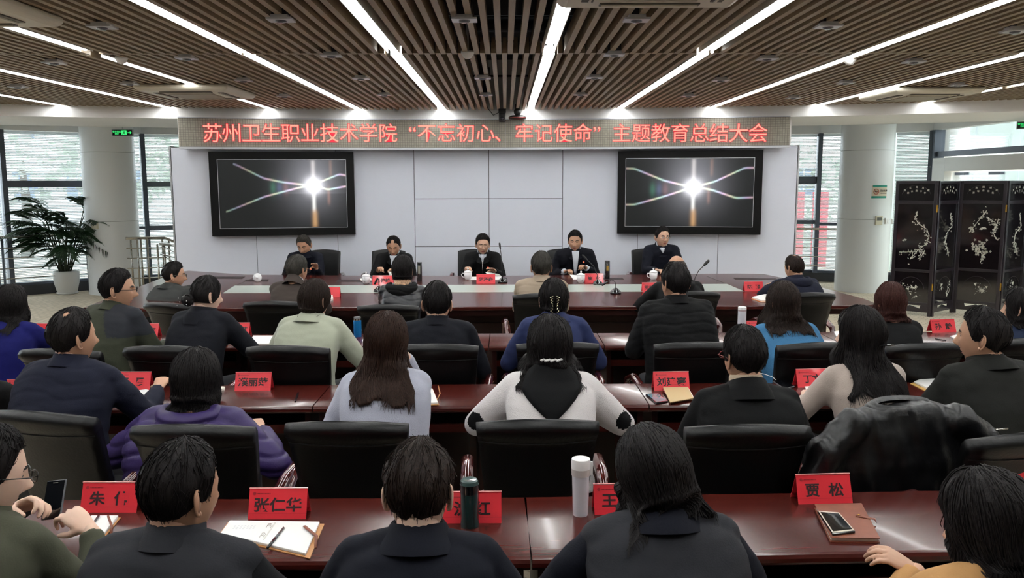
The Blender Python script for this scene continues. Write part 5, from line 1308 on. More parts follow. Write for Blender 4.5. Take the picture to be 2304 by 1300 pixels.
# ---- second row
B1 = person('p', 'woman with shoulder length dark hair in royal blue coat at the left edge', (22, 640), 5.67, yaw=-10, look=20, tilt=2, lean=.12, sh=.15, hair=H_black, style='long', hT=.020, long=(.11, .35, .01, .006), cloth='wool', cmat=C_blue, collar='wide', seed=21, wid=1.15)
def yoke(p, c7, el, wr): return p[0] > .02+(c7.z-p[2])*.6 and p[2] > c7.z-.17
B2 = person('p', 'man in profile with glasses in olive jacket with slate shoulder panel', (262, 604), 5.47, yaw=-22, look=48, tilt=4, lean=.13, sh=.165, skin=M_skin2, hair=H_black, cloth='jacket', cmat=C_olived, collar='stand', glasses=GB, gb=(C_yoke, yoke), elbows=((-0.210, 0.2, 0.8), (0.252, 0.24, 0.8)), seed=22, wid=1.12)
B3 = person('p', 'woman with black hair in a netted bun and wide collared black coat', (462, 619), 5.52, yaw=-14, look=26, tilt=8, lean=.15, sh=.155, skin=M_skin3, hair=H_black, style='bun', hT=.008, cloth='wool', cmat=C_ink, collar='wide', elbows=((-0.210, 0.2, 0.8), (0.269, 0.28, 0.8)), seed=23, wid=1.1)
B4 = person('p', 'woman with short dark bob in belted sage green coat', (706, 627), 5.37, yaw=-12, look=14, tilt=10, lean=.16, sh=.155, hair=H_dark, style='bob', hT=.016, long=(.035, -.25, 0, 0), cloth='wool', cmat=C_sage, collar='fold', elbows=((-0.252, 0.18, 0.8), (0.269, 0.24, 0.8)), seed=24, wid=1.14)
B5 = person('p', 'man with short black hair and large ears in dark navy jacket', (983, 632), 5.17, tilt=2, lean=.10, sh=.17, hair=H_black, hT=.015, cloth='jacket', cmat=C_ink, collar='stand', elbows=((-0.218, 0.18, 0.8), (0.252, 0.16, 0.78)), seed=25, messy=.6)
B6 = person('p', 'woman with dark hair pinned by a gilt claw clip in blue blazer', (1246, 625), 5.32, tilt=4, lean=.12, sh=.15, hair=H_black, style='bob', hT=.015, long=(.03, -.4, 0, 0), cloth='suit', cmat=C_blazer, collar='fold', elbows=((-0.260, 0.18, 0.79), (0.260, 0.18, 0.79)), seed=26, wid=.98)
B7 = person('p', 'tall man with short black hair in black padded jacket', (1520, 590), 5.42, yaw=6, look=-16, tilt=4, lean=.12, sh=.175, skin=M_skin2, hair=H_black, cloth='puffer', cmat=C_black, puff=.005, collar='stand', elbows=((-0.286, 0.16, 0.8), (0.252, 0.18, 0.78)), seed=27, wid=1.16, messy=1.4)
B8 = person('p', 'woman with long straight dark hair curled at the tips in light blue sweater', (1764, 632), 5.32, yaw=6, look=-6, tilt=8, lean=.14, sh=.15, hair=H_dark, style='long', hT=.020, long=(.13, .7, .012, .012), cloth='knit', cmat=C_sky, collar='none', elbows=((-0.218, 0.2, 0.8), (0.235, 0.16, 0.78)), seed=28, wid=1.08)
B9 = person('p', 'woman with reddish brown bob in black coat near the folding screen', (2006, 634), 5.87, tilt=4, lean=.12, sh=.15, hair=H_red, style='bob', hT=.022, long=(.075, .25, 0, 0), cloth='wool', cmat=C_black, collar='none', seed=29)
B10 = person('p', 'woman with straight black bob and dark blue top at the right edge', (2300, 646), 5.52, yaw=8, look=-30, tilt=2, lean=.10, sh=.15, hair=H_black, style='bob', hT=.016, long=(.07, .1, 0, 0), cloth='knit', cmat=cl('petrol_knit', (34, 50, 84)), collar='none', seed=30)

# ---- third row
D0 = person('p', 'person in black jacket mostly cut off by the left edge, third row', (-75, 745), 4.11, yaw=0, tilt=6, lean=.12, sh=.15, hair=H_black, cloth='jacket', cmat=C_black, collar='fold', elbows=((-.2, .2, .8), (.4, .2, .6)), hands=(None, ('w', -8, 866, 4.2)), seed=31)
D1 = person('p', 'heavy man with thinning black hair in navy padded jacket', (160, 693), 3.91, yaw=-10, look=24, tilt=2, lean=.12, sh=.175, shr=.07, skin=M_skin2, hair=H_black, hT=.015, bald=(.42, .5, .26), cloth='puffer', cmat=C_navy, puff=.003, collar='stand', elbows=((-0.218, 0.1, 0.74), (0.286, 0.26, 0.8)), hands=(None, (.22, .52, .86)), seed=32, wid=1.16)
D2 = person('p', 'woman with glossy black hair in purple quilted jacket', (437, 783), 3.66, yaw=-6, tilt=8, lean=.14, sh=.165, shr=.085, hair=H_black, style='long', hT=.024, long=(.075, .10, 0, .0), cloth='puffer', cmat=C_purple, puff=.012, collar='none', hood=C_purple, elbows=((-.26, .18, .76), (.33, .12, .72)), hands=((-.1, .4, .8), (.14, .44, .84)), seed=33, wid=1.34)
D3 = person('p', 'woman with long brown wavy hair in lilac grey sweater, hand at her ear', (866, 700), 3.88, yaw=4, look=-4, tilt=4, roll=7, lean=.12, sh=.152, shr=.064, skin=M_skin3, hair=H_brown, style='long', hT=.022, long=(.20, .60, .022, .022), cloth='knit', cmat=C_lil, collar='none', elbows=((-.25, .14, .77), ('w', 955, 905, 4.15)), hands=((-.12, .4, .8), ('w', 912, 800, 3.98)), pose=('relax', 'curl'), hk=(0, ((-.25, -.35, .9), (.9, .4, .2))), seed=34, wid=1.14)
def stripe(p, c7, el, wr):
    for e in el:
        if (Vector(p)-(e+Vector((0, -.05, .03)))).length < .045: return True
    return False
D4 = person('p', 'woman with dark wavy hair held by a pearl clip in white and black sweater', (1237, 708), 3.94, tilt=8, lean=.14, sh=.155, shr=.080, hair=H_black, style='long', hT=.030, long=(.12, .55, .02, .02), cloth='knit', cmat=C_cream, collar='hoodv', colmat=C_black, gb=(C_black, stripe), elbows=((-.28, .20, .80), (.28, .20, .80)), hands=((-.10, .34, .82), (.10, .34, .82)), seed=35, wid=1.12, vox=.009)
D5 = person('p', 'man with red framed glasses and oatmeal roll neck in black suit', (1676, 733), 3.66, yaw=2, look=-14, tilt=6, lean=.12, sh=.175, shr=.066, skin=M_skin2, hair=H_black, hT=.018, cloth='suit', cmat=C_black, collar='roll', colmat=C_turtle, glasses=GR, elbows=((-0.235, 0.18, 0.78), (0.252, 0.18, 0.78)), seed=36, wid=1.1, nb=(0, 0, .0))
m = MB(); 
D6 = person('p', 'woman with long black hair and a barrette in beige fine knit sweater', (1938, 688), 4.01, yaw=6, look=-34, tilt=2, lean=.12, sh=.15, shr=.060, skin=M_skin3, hair=H_black, style='long', hT=.022, long=(.22, .55, .02, .02), cloth='knit', cmat=C_beige, collar='none', elbows=((-0.252, 0.2, 0.8), (0.218, 0.2, 0.8)), seed=37, wid=1.0)
D7 = person('p', 'broad man with thinning hair in dark grey green jacket at the right', (2216, 690), 3.76, yaw=14, look=-32, tilt=2, lean=.12, sh=.18, shr=.07, skin=M_skin2, hair=H_black, hT=.016, bald=(.35, .5, .22), cloth='jacket', cmat=C_dkgreen, collar='fold', elbows=((-0.286, 0.22, 0.8), (0.269, 0.1, 0.76)), hands=((-.26, .52, .88), None), seed=38, wid=1.2)

# ---- nearest row
E1 = person('p', 'man with glasses in olive jacket holding a phone at the left edge', (-42, 958), 2.22, yaw=-14, look=30, tilt=14, lean=.14, sh=.17, shr=.068, skin=M_skin3, hair=H_black, cloth='jacket', cmat=C_olive, collar='fold', glasses=GB, elbows=((-.3, .25, .5), (.45, .2, .45)), hands=(('w', 20, 1150, 2.50), ('w', 205, 1195, 2.42)), pose=('hold', 'hold'), hk=(((.9, .25, .35), (-.35, .5, .6)), ((-.85, .15, .45), (.3, -.3, .9))), seed=41, wid=1.15, vox=.009)
E2 = person('p', 'man with thin crown in charcoal waistcoat with dark sleeves', (402, 990), 2.12, yaw=-8, look=22, tilt=8, lean=.12, sh=.172, shr=.070, skin=M_skin2, hair=H_black, hT=.015, bald=(.30, -.5, .13), cloth='vest', cmat=C_char, sleeve=C_dkc, collar='stand', elbows=((-0.252, 0.16, 0.76), (0.269, 0.18, 0.78)), hands=((-.1, .30, .74), (.05, .30, .74)), seed=42, wid=1.14, vox=.009)
E3 = person('p', 'person with tousled dark brown hair in deep navy coat, centre of nearest row', (940, 994), 2.2, tilt=14, lean=.16, sh=.165, shr=.068, skin=M_skin3, hair=H_dark, hT=.018, cloth='wool', cmat=C_dnavy, collar='fold', elbows=((-0.227, 0.18, 0.78), (0.235, 0.18, 0.78)), seed=43, wid=1.06, messy=1.8, vox=.009)
E4 = person('p', 'woman with wavy black hair in grey waistcoat with navy sleeves', (1478, 957), 2.28, yaw=4, look=-8, tilt=24, roll=-14, lean=.16, sh=.165, shr=.066, hair=H_black, style='long', hT=.022, long=(.075, .32, .02, .02), cloth='vest', cmat=C_char, sleeve=C_dnavy, collar='fold', colmat=C_dnavy, elbows=((-0.277, 0.2, 0.78), (0.252, 0.14, 0.76)), seed=44, wid=1.12, vox=.009)
E5 = person('p', 'person with smooth dark bob in camel coat at the lower right corner', (2235, 1057), 1.98, yaw=14, look=-20, tilt=16, lean=.14, sh=.175, nb=(0, 0, .045), hair=H_black, style='bob', hT=.024, long=(.06, .05, 0, 0), cloth='wool', cmat=C_coat, collar='none', elbows=((-0.252, 0.2, 0.8), (0.235, 0.15, 0.78)), hands=(('w', 2062, 1285, 2.25), (.05, .40, .82)), hk=(((-.75, .35, .45), (0, -.4, .9)), 0), seed=45, wid=1.1, vox=.009)
# ================================================================ THINGS ON THE TABLES
M_plate = mat('red_card', (214, 44, 56), .35, coat=.5); M_ink = mat('ink', (38, 14, 18), .6); M_inkf = mat('faint_red_print', (150, 22, 34), .5)
M_acr = bpy.data.materials.new('acrylic'); M_acr.use_nodes = True; _glass(M_acr, (250, 250, 250), 0.5)
def plate(px, py, text, label, rz=0.0, w=.2, h=.098, z=.75, size=.05, space=1.0, dx=0.0):
    p = PZ(px, py, z); t = thing('name_plate', label, 'name plate', (p.x, p.y, z), rz)
    d = .075; a = math.atan2(d/2, h)
    m = MB(); th = .0022
    # tent: front leaf, back leaf
    fr = [(0, 0), (d/2, h), (d/2+.0015, h-.004), (th, 0)]
    m.rings([[(x, y, zz) for y, zz in fr] for x in (-w/2, w/2)]); m.rings([[(x, d-y, zz) for y, zz in fr][::-1] for x in (-w/2, w/2)])
    m.obj('card', M_plate, t)
    MB().box((-w/2, .004, .018), (w/2, d-.004, .0195)).obj('brace', M_acr, t)
    MB().box((-w/2-.001, d/2-.003, h-.001), (w/2+.001, d/2+.003, h+.0012)).obj('fold_edge', mat('clear_edge', (226, 150, 150), .15), t)
    nx = Matrix.Rotation(-a, 4, 'X')
    def on(x, s, lift=.0008): return (x, s*math.sin(a)-lift*math.cos(a), s*math.cos(a)+lift*math.sin(a))
    if text:
        o = text_obj(text, size, M_ink, 'lettering', t, on(dx, h*.46), (rad(90)-a, 0, 0), .0003, .0012, sx=1.12, space=space)
    e = MB(); e.lathe([(.0, 0), (.0055, 0), (.0055, .0006), (.0, .0006)], k=14); eo = e.obj('emblem', M_inkf, t); eo.location = on(-w/2+.018, h*.88); eo.rotation_euler = (rad(90)-a, 0, 0)
    e = MB()
    for i in range(9): e.box((-w/2+.028+i*.0052, -.002, 0), (-w/2+.032+i*.0052, .002, .0005))
    eo = e.obj('small_print', M_inkf, t); eo.location = on(0, h*.88); eo.rotation_euler = (rad(90)-a, 0, 0)
    return t
S2 = 1.0
plate(243, 1153, '朱  伟', 'red name plate between the phone holder and the charcoal waistcoat', rad(-1))
plate(623, 1168, '张仁华', 'red name plate behind the open notebook, nearest row', 0)
plate(1062, 1177, '沈 红', 'red name plate partly hidden by the dark green tumbler', 0, w=.2)
plate(1402, 1157, '王  ', 'red name plate right of the white travel mug', rad(2), dx=-.03)
plate(1858, 1133, '贾  松', 'red name plate beside the brown wallet notebook', rad(3))
plate(2345, 1112, '', 'red name plate cut off by the right edge, nearest row', rad(3))
plate(52, 897, '魏蓉', 'red name plate at the far left of the third row', 0, dx=-.01)
plate(296, 878, '杨  勇', 'red name plate right of the navy jacket man', rad(-1))
plate(568, 879, '濮丽萍', 'red name plate right of the purple jacket', 0)
plate(1512, 878, '刘建豪', 'red name plate behind the tan notebook', rad(2))
plate(1834, 871, '丁文', 'red name plate left of the beige sweater', rad(5), dx=-.01)
plate(2116, 852, '孙', 'red name plate left of the broad man in dark jacket', rad(6), dx=-.04)
plate(325, 758, '郑祥平', 'red name plate between olive jacket and bun haired woman', rad(-4))
plate(530, 756, '艺', 'red name plate mostly hidden by the bun haired woman\'s arm', rad(-2), dx=.06)
plate(82, 758, '', 'red name plate in the second row hidden by the royal blue coat', rad(-8))
plate(1712, 752, '', 'red name plate beside the patterned white flask', rad(4))
plate(2125, 748, '孙  静', 'red name plate in front of the folding screen, second row', rad(7))
plate(1467, 657, '罗晓清', 'red name plate right of the small desk microphone on the big table', rad(2), size=.048)
plate(1697, 655, '陈  颖', 'red name plate on the big table at right, by an open notebook', rad(2))
plate(482, 672, '', 'red name plate seen edge on at the left wing of the big table', rad(68))
plate(985, 661, '', 'red name plate on the big table right of the checked scarf', 0)
plate(742, 668, '', 'red name plate hidden behind the short dark bob', 0)
plate(861, 641, '吕俊峰', 'red name plate before the man reading a sheet', 0, w=.235, h=.105)
plate(1093, 638, '邱泽森', 'red name plate before the man at the tall microphone', 0, w=.215, h=.105)
plate(1337, 636, '崔  化', 'red name plate before the man touching his watch', 0, w=.215, h=.105)

# porcelain cups with lids
M_porc = mat('white_porcelain', (240, 240, 240), .12, coat=.6)
def cup():
    t = thing('lidded_cup', '', 'cup')
    MB().lathe([(.001, 0), (.030, 0), (.034, .006), (.043, .02), (.047, .05), (.048, .088), (.046, .088), (.044, .05), (.03, .012), (.001, .01)], k=32).obj('cup_body', M_porc, t, True)
    MB().lathe([(.050, .088), (.051, .092), (.040, .104), (.018, .112), (.008, .114), (.006, .120), (.011, .128), (.010, .136), (.001, .140)], k=32).obj('lid', M_porc, t, True)
    MB().tube([(-.046, 0, .075), (-.066, 0, .078), (-.077, 0, .06), (-.070, 0, .038), (-.044, 0, .026)], .0055, 8).obj('handle', M_porc, t, True)
    return t
c0 = cup()
for i, (px, py, rz, lb) in enumerate(((824, 638, rad(80), 'white lidded porcelain cup left of the reading man\'s name plate'), (1053, 629, 0, 'white lidded porcelain cup before the man at the tall microphone'), (1307, 636, rad(100), 'white lidded porcelain cup before the man touching his watch'), (1470, 629, 0, 'white lidded porcelain cup before the upright man with glasses'))):
    place(c0, i > 0, PZ(px, py, .75), rz, lb, 'lidded cups on the big table')
o = MB().lathe([(.001, 0), (.05, .0), (.052, .006), (.040, .014), (.018, .020), (.012, .022), (.012, .03), (.001, .034)], k=32).obj('cup_lid', M_porc, None, True); o.location = PZ(580, 634, .75)+Vector((0, 0, .051)); o.rotation_euler = (rad(82), 0, 0); tag(o, 'white porcelain lid standing on edge at the left of the big table', 'lid')
# flasks
def flask(px, py, r, h, parts, label, name='flask', z=.75):
    t = thing(name, label, 'flask', PZ(px, py, z))
    for nm, prof, m in parts: MB().lathe([(a*r, b*h) for a, b in prof], k=32).obj(nm, m, t); smooth_angle(t.children[-1], 40)
    return t
M_gold = mat('gold_label', (180, 150, 70), .35, metal=.6); M_fb = mat('flask_black', (16, 16, 18), .12, coat=.6)
fp = [('body', [(.01, 0), (.95, 0), (1, .02), (1, .84), (.97, .85), (.01, .85)], M_fb), ('cap', [(.01, .855), (.97, .855), (.98, .98), (.9, 1), (.01, 1)], M_fb)]
f_ = flask(944, 632, .030, .225, fp, 'black glass flask right of the black quilted coat'); MB().box((-.012, -.0325, .09), (.012, -.028, .18)).obj('label', mat('pale_tea_window', (150, 150, 136), .3), f_)
f_ = flask(1366, 627, .031, .22, fp, 'black flask with gold label right of the suited man'); MB().box((-.013, -.0335, .10), (.013, -.028, .16)).obj('label', M_gold, f_)
flask(805, 757, .030, .15, [('body', [(.01, 0), (.95, 0), (1, .03), (1, .80), (.95, .84), (.01, .84)], mat('blue_metallic', (24, 120, 190), .2, metal=.5)), ('steel_rim', [(.01, .84), (.94, .84), (.92, .93), (.01, .93)], M_steel), ('cap', [(.01, .93), (.88, .93), (.86, 1), (.01, 1)], mat('grey_cap', (120, 122, 126), .3))], 'bright blue flask on the second row table by the sage coat')
f_ = flask(1668, 757, .031, .225, [('body', [(.01, 0), (.92, 0), (1, .04), (1, .86), (.01, .86)], mat('white_enamel', (214, 214, 220), .25)), ('ring', [(.01, .86), (1, .86), (1, .91), (.01, .91)], mat('pinkish_ring', (170, 148, 150), .3)), ('cap', [(.01, .91), (1, .91), (1, .98), (.9, 1), (.01, 1)], M_white)], 'tall white flask with faint blossom print, second row')
r_ = np.random.default_rng(3); mm_ = MB()
for k in range(7): mm_.ball((r_.uniform(-.018, .018), -.0305, r_.uniform(.05, .14)), (.004, .002, .003), 6, 4)
mm_.obj('print', mat('lilac_print', (150, 140, 170), .4), f_)
f_ = flask(1306, 1157, .033, .205, [('body', [(.01, 0), (.78, 0), (.80, .02), (.92, .68), (.94, .70), (.01, .70)], mat('white_enamel', (214, 214, 220), .25)), ('band', [(.01, .70), (.97, .70), (1, .82), (.01, .82)], mat('greige_band', (196, 188, 184), .3)), ('cap', [(.01, .82), (1.0, .82), (1.02, .93), (.96, .985), (.7, 1.0), (.01, 1.0)], M_white)], 'white travel mug with grey band and flip lid, nearest row', 'travel_mug')
MB().box((.030, -.006, .145), (.041, .006, .190)).obj('latch', M_white, f_)
flask(1057, 1183, .031, .165, [('body', [(.01, 0), (.96, 0), (1, .03), (1, .72), (.01, .72)], mat('deep_green', (16, 48, 48), .25, coat=.4)), ('neck_ring', [(.01, .72), (1.03, .72), (1.03, .90), (.01, .90)], M_fb), ('cap', [(.01, .90), (1.0, .90), (.95, .97), (.8, 1), (.01, .985)], mat('green_grey_cap', (58, 78, 76), .2, coat=.5))], 'dark green tumbler before the navy coat')
# microphones
def mic(px, py, path, label, ring=False, r=.011):
    p = PZ(px, py, .75); t = thing('desk_microphone', label, 'microphone', p)
    m = MB(); m.rings([[(w*math.copysign(abs(math.cos(a))**.6, math.cos(a)), y*math.copysign(abs(math.sin(a))**.6, math.sin(a)), z) for a in np.linspace(0, 2*math.pi, 25)[:-1]] for w, y, z in ((.055, .06, 0), (.058, .062, .010), (.05, .05, .028), (.026, .026, .045), (.016, .016, .06))]); m.obj('base', M_fb, t, True)
    MB().tube([(0, 0, .055)]+path, .0042, 8).obj('gooseneck', M_black, t, True)
    e = Vector(path[-1]); d = (e-Vector(path[-2])).normalized()
    MB().tube([e-d*.01, e+d*.03, e+d*.05], [r*.8, r, r*.9], 12, round_=True).obj('microphone_head', M_black, t, True)
    if ring: MB().tube([e-d*.006, e-d*.001], r*1.0, 12).obj('light_ring', mat('ring_red', (200, 20, 20), .4, emis=(255, 30, 30), estr=2), t, True)
mic(1131, 635, [(-.01, .0, .20), (-.02, .01, .34), (-.028, .02, .40)], 'tall gooseneck microphone beside the centre name plate')
mic(1385, 660, [(0, 0, .10), (-.01, 0, .125), (-.04, 0, .142), (-.075, 0, .128), (-.095, 0, .115)], 'short desk microphone bent left on the big table')
mic(853, 656, [(0, 0, .12), (-.008, 0, .14), (-.012, 0, .145), (-.02, 0, .130)], 'short desk microphone left of the black quilted coat')
mic(1345, 640, [(0, .05, .10), (-.04, .06, .20), (-.13, .08, .29)], 'gooseneck microphone leaning left behind the suited man\'s name plate')
mic(905, 645, [(0, .06, .15), (0, .10, .27), (-.03, .12, .315)], 'microphone with a red light ring before the reading man', True)
mic(1560, 652, [(.02, .02, .13), (.06, .04, .20), (.13, .05, .27)], 'microphone with black windscreen leaning right by the bald man', False, .017)
# papers, notebooks, phones
M_paper = mat('paper', (236, 236, 232), .7); M_pagee = mat('page_edges', (214, 212, 204), .7); M_lea = mat('tan_leather', (176, 124, 74), .5, var=.1); M_bl = mat('brown_leather', (118, 64, 44), .5, var=.12, vscale=30); M_pen = mat('pen_black', (26, 26, 30), .2)
def quad(ps, z=.75): return [PZ(a, b, z) for a, b in ps]
def sheet(ps, label, name='paper_sheet', cat='paper', h=.001, m=None, z=.7505):
    P = quad(ps); c = sum(P, Vector())/len(P); t = MB().slab([((p-c).x, (p-c).y) for p in P], 0, h).obj(name, m or M_paper); t.location = (c.x, c.y, z); return tag(t, label, cat)
def ccw(P):
    a = sum(P[i][0]*P[(i+1) % len(P)][1]-P[(i+1) % len(P)][0]*P[i][1] for i in range(len(P))); return P if a > 0 else P[::-1]
def notebook(ps, label, cover=None, pages=None, h=.014, name='notebook', cat='notebook', inset=.92, strap=None, open_=False, shift=(0, 0)):
    P = quad(ps); c = sum(P, Vector())/len(P); t = thing(name, label, cat, (c.x, c.y, .7505)); L = ccw([((p-c).x, (p-c).y) for p in P])
    MB().slab(L, 0, .003).obj('cover', cover or M_lea, t)
    L2 = [(x*inset+shift[0], y*inset+shift[1]) for x, y in L]; o = MB().slab(L2, .003, h).obj('pages', [M_paper], t); bevel(o, .002)
    if strap:
        MB().tube([(Vector((p[0]-c.x, p[1]-c.y, .008)) if not isinstance(p, tuple) else p) for p in [PZ(*q) for q in strap]], .0035, 6, flat=.4).obj('strap', M_bl, t, True)
    return t, L, c
# nearest row
nb_, L, c = notebook([(490, 1208), (513, 1177), (730, 1180), (697, 1258)], 'open ring notebook with tan cover and a pen, nearest row left', M_lea, inset=.93, h=.012, shift=(-.004, .004))
MB().box((-.003, -.06, .012), (.001, .075, .0135)).obj('gutter', M_pagee, nb_)
rg = MB()
for k in range(6):
    y = -.045+(k % 3)*.009+(0 if k < 3 else .075); x = -.012
    rg.tube([(x-.008, y, .0125), (x-.004, y+.002, .019), (x+.004, y+.003, .019), (x+.008, y+.001, .0125)], .0009, 5)
rg.obj('binder_ring', M_steel, nb_, True)
sc = MB()
for j in range(3):
    for k in range(7): sc.box((-.13+k*.011, .05-j*.012+.002*math.sin(k*3+j), .0122), (-.124+k*.011, .0516-j*.012+.002*math.sin(k*3+j), .0125))
sc.obj('handwriting', mat('pencil_grey', (190, 192, 200), .7), nb_)
p0, p1 = PZ(638, 1188, .765), PZ(602, 1232, .765); c = (p0+p1)/2
t = thing('pen', 'black ballpoint pen lying on the open notebook', 'pen', c)
MB().tube([p0-c, (p0-c).lerp(p1-c, .8)], .0045, 10).obj('barrel', mat('smoke_grey_barrel', (70, 74, 80), .15), t, True); MB().tube([(p0-c).lerp(p1-c, .55), p1-c], [.0055, .0045], 10).obj('grip', M_pen, t, True); MB().tube([p0-c+Vector((0, 0, .005)), (p0-c).lerp(p1-c, .3)+Vector((0, 0, .006))], .0012, 6).obj('clip', M_steel, t, True)
MB().tube([PZ(685, 1183, .768)-nb_.location, PZ(712, 1205, .77)-nb_.location, PZ(710, 1232, .752)-nb_.location], [.006, .0055, .004], 6, flat=.4).obj('strap', M_bl, nb_, True)
nb2, _, _ = notebook([(175, 1188), (205, 1166), (272, 1166), (232, 1215)], 'open notebook with tan cover left of the charcoal waistcoat', M_lea, inset=.9)
MB().tube([PZ(243, 1160, .764)-nb2.location, PZ(252, 1185, .768)-nb2.location, PZ(250, 1200, .755)-nb2.location], .004, 6, flat=.4).obj('strap', M_bl, nb2, True)
p0, p1 = PZ(222, 1163, .766), PZ(203, 1190, .766); o = MB().tube([(0, 0, 0), p1-p0], [.004, .0035], 8, round_=True).obj('pen', mat('smoke_grey_barrel', (70, 74, 80), .15), None, True); o.location = p0+Vector((0, 0, .004)); tag(o, 'grey pen on the notebook beside the phone holder', 'pen')
# wallet notebook with phone
P = quad([(1832, 1144), (1938, 1142), (1980, 1222), (1868, 1220)]); c = sum(P, Vector())/4; t = thing('wallet_notebook', 'closed brown leather notebook with snap strap under a phone', 'notebook', (c.x, c.y, .7505)); L = ccw([((p-c).x, (p-c).y) for p in P])
MB().slab(L, 0, .003).obj('back_cover', M_bl, t); MB().slab([(x*.94, y*.94) for x, y in L], .003, .014).obj('pages', M_paper, t); o = MB().slab(L, .014, .0175).obj('cover', M_bl, t); bevel(o, .0015)
a = PZ(1925, 1172)-t.location; b = PZ(1968, 1180)-t.location; MB().tube([(a.x, a.y, .0195), (b.x, b.y, .019), (b.x+.004, b.y, .010)], .008, 8, flat=.25).obj('strap', M_bl, t, True); MB().ball((a.x+.01, a.y, .022), (.004, .004, .002), 10, 6).obj('snap', M_brass, t, True)
ZB = .7505+.0175
def phone(ps, label, z=.7505, case=None, scr=(14, 16, 20), h=.009):
    P = [PZ(a, b, z+h) for a, b in ps]; c = sum(P, Vector())/4; t = thing('mobile_phone', label, 'phone', (c.x, c.y, z)); L = ccw([((p-c).x, (p-c).y) for p in P])
    o = MB().slab(L, 0, h).obj('case', case or M_fb, t); bevel(o, .0035, 3, 60)
    def rr(k): return [(x*k, y*k) for x, y in L]
    MB().slab(rr(.955), h, h+.0006).obj('face', mat('phone_bezel', (196, 186, 170), .3) if case is None else M_fb, t)
    k = [(L[i][0]*.80+L[(i+3) % 4][0]*.0, L[i][1]*.80) for i in range(4)]
    MB().slab(rr(.84), h+.0006, h+.001).obj('screen', mat('phone_screen_%d_%d' % (scr[0], scr[2]), scr, .05, coat=1), t); return t
phone([(1839, 1148), (1888, 1152), (1925, 1194), (1873, 1200)], 'black phone with pale bezel lying on the brown notebook', ZB)
phone([(1452, 886), (1482, 884), (1504, 902), (1476, 906)], 'blue grey phone lying beside the tan notebook', scr=(120, 150, 160), case=M_fb)
ph2 = phone([(1738, 856), (1758, 852), (1788, 868), (1766, 874)], 'black phone with a cable plugged in, third row', case=mat('grey_case', (90, 92, 96), .3))
MB().tube([PZ(1748, 856, .756)-ph2.location, PZ(1738, 848, .76)-ph2.location, PZ(1722, 842, .756)-ph2.location, PZ(1705, 838, .752)-ph2.location], .002, 6).obj('cable', M_white, ph2, True)
# third row
nb3, _, _ = notebook([(1490, 870), (1545, 868), (1562, 898), (1508, 907)], 'closed tan notebook with a pen loop, third row', mat('kraft_cover', (190, 164, 120), .6), inset=.95)
P = [PZ(a, b, .766) for a, b in [(1490, 868), (1545, 866), (1560, 896), (1508, 905)]]; MB().slab(ccw([((p-nb3.location).x, (p-nb3.location).y) for p in P]), .014, .017).obj('front_cover', mat('kraft_cover', (190, 164, 120), .6), nb3)
a = PZ(1490, 880)-nb3.location; b = PZ(1512, 908)-nb3.location; MB().tube([(a.x, a.y, .012), (b.x, b.y, .012)], .004, 8, round_=True).obj('pen', M_steel, nb3, True)
nb4, _, _ = notebook([(905, 892), (935, 878), (975, 878), (988, 912), (900, 914)], 'open white notebook with tan strap right of the grey sweater', M_lea, inset=.95)
MB().tube([PZ(986, 868, .79)-nb4.location, PZ(990, 885, .785)-nb4.location, PZ(983, 900, .76)-nb4.location], .003, 6).obj('strap', M_lea, nb4, True)
p0, p1 = PZ(671, 883, .755), PZ(664, 902, .755); o = MB().tube([(0, 0, 0), (p1-p0)*.5, p1-p0], [.0045, .0045, .005], 8, round_=True).obj('pen', M_pen, None, True); o.location = p0; tag(o, 'black pen lying alone on the third row table', 'pen')
notebook([(30, 880), (60, 878), (62, 898), (30, 900)], 'white notebook beside the left edge, third row', M_paper, M_paper)
nb5, _, _ = notebook([(300, 884), (330, 880), (345, 884), (330, 902), (300, 900)], 'notebook under the elbow of the navy jacket man', M_lea)
nb6, _, _ = notebook([(2048, 864), (2085, 850), (2120, 862), (2085, 882)], 'open notebook with ochre cover left of the broad man', mat('ochre_cover', (200, 160, 90), .6), inset=.85, shift=(.012, .01))
sheet([(1808, 868), (1850, 862), (1880, 880), (1820, 888)], 'loose white papers under the beige sleeve', h=.006)
# wristed items, second row
sheet([(570, 757), (616, 757), (612, 776), (560, 776)], 'open white pad right of the bun haired woman', 'writing_pad', 'notebook', .008)
sheet([(2138, 758), (2168, 752), (2190, 760), (2160, 772)], 'open notebook left of the broad man, second row', 'notebook', 'notebook', .008)
sheet([(1876, 747), (1900, 744), (1905, 766), (1888, 768)], 'white papers by the long black hair, second row', h=.004)
p0, p1 = PZ(2105, 762, .756), PZ(2128, 766, .756); o = MB().tube([(0, 0, 0), p1-p0], .004, 8, round_=True).obj('pen', M_pen, None, True); o.location = p0; tag(o, 'black pen on the table below the folding screen', 'pen')
# big table
notebook([(1690, 672), (1735, 662), (1745, 666), (1735, 680), (1712, 680)], 'open notebook with orange cover behind the blue sweater', mat('orange_cover', (186, 110, 50), .6), h=.02)
sheet([(870, 630), (905, 628), (910, 634), (872, 637)], 'white paper before the reading man')
sheet([(1060, 623), (1128, 622), (1128, 629), (1055, 630)], 'white papers before the man at the tall microphone', h=.003)
sheet([(1282, 618), (1325, 622), (1345, 628), (1290, 629)], 'white papers before the suited man', h=.003)
sheet([(735, 668), (748, 664), (750, 676), (738, 679)], 'notebook behind the short dark bob', 'notebook', 'notebook', .02, M_pagee)
nb7, _, _ = notebook([(808, 628), (836, 627), (838, 632), (812, 633)], 'thin brown folder left of the reading man', M_bl, h=.008)
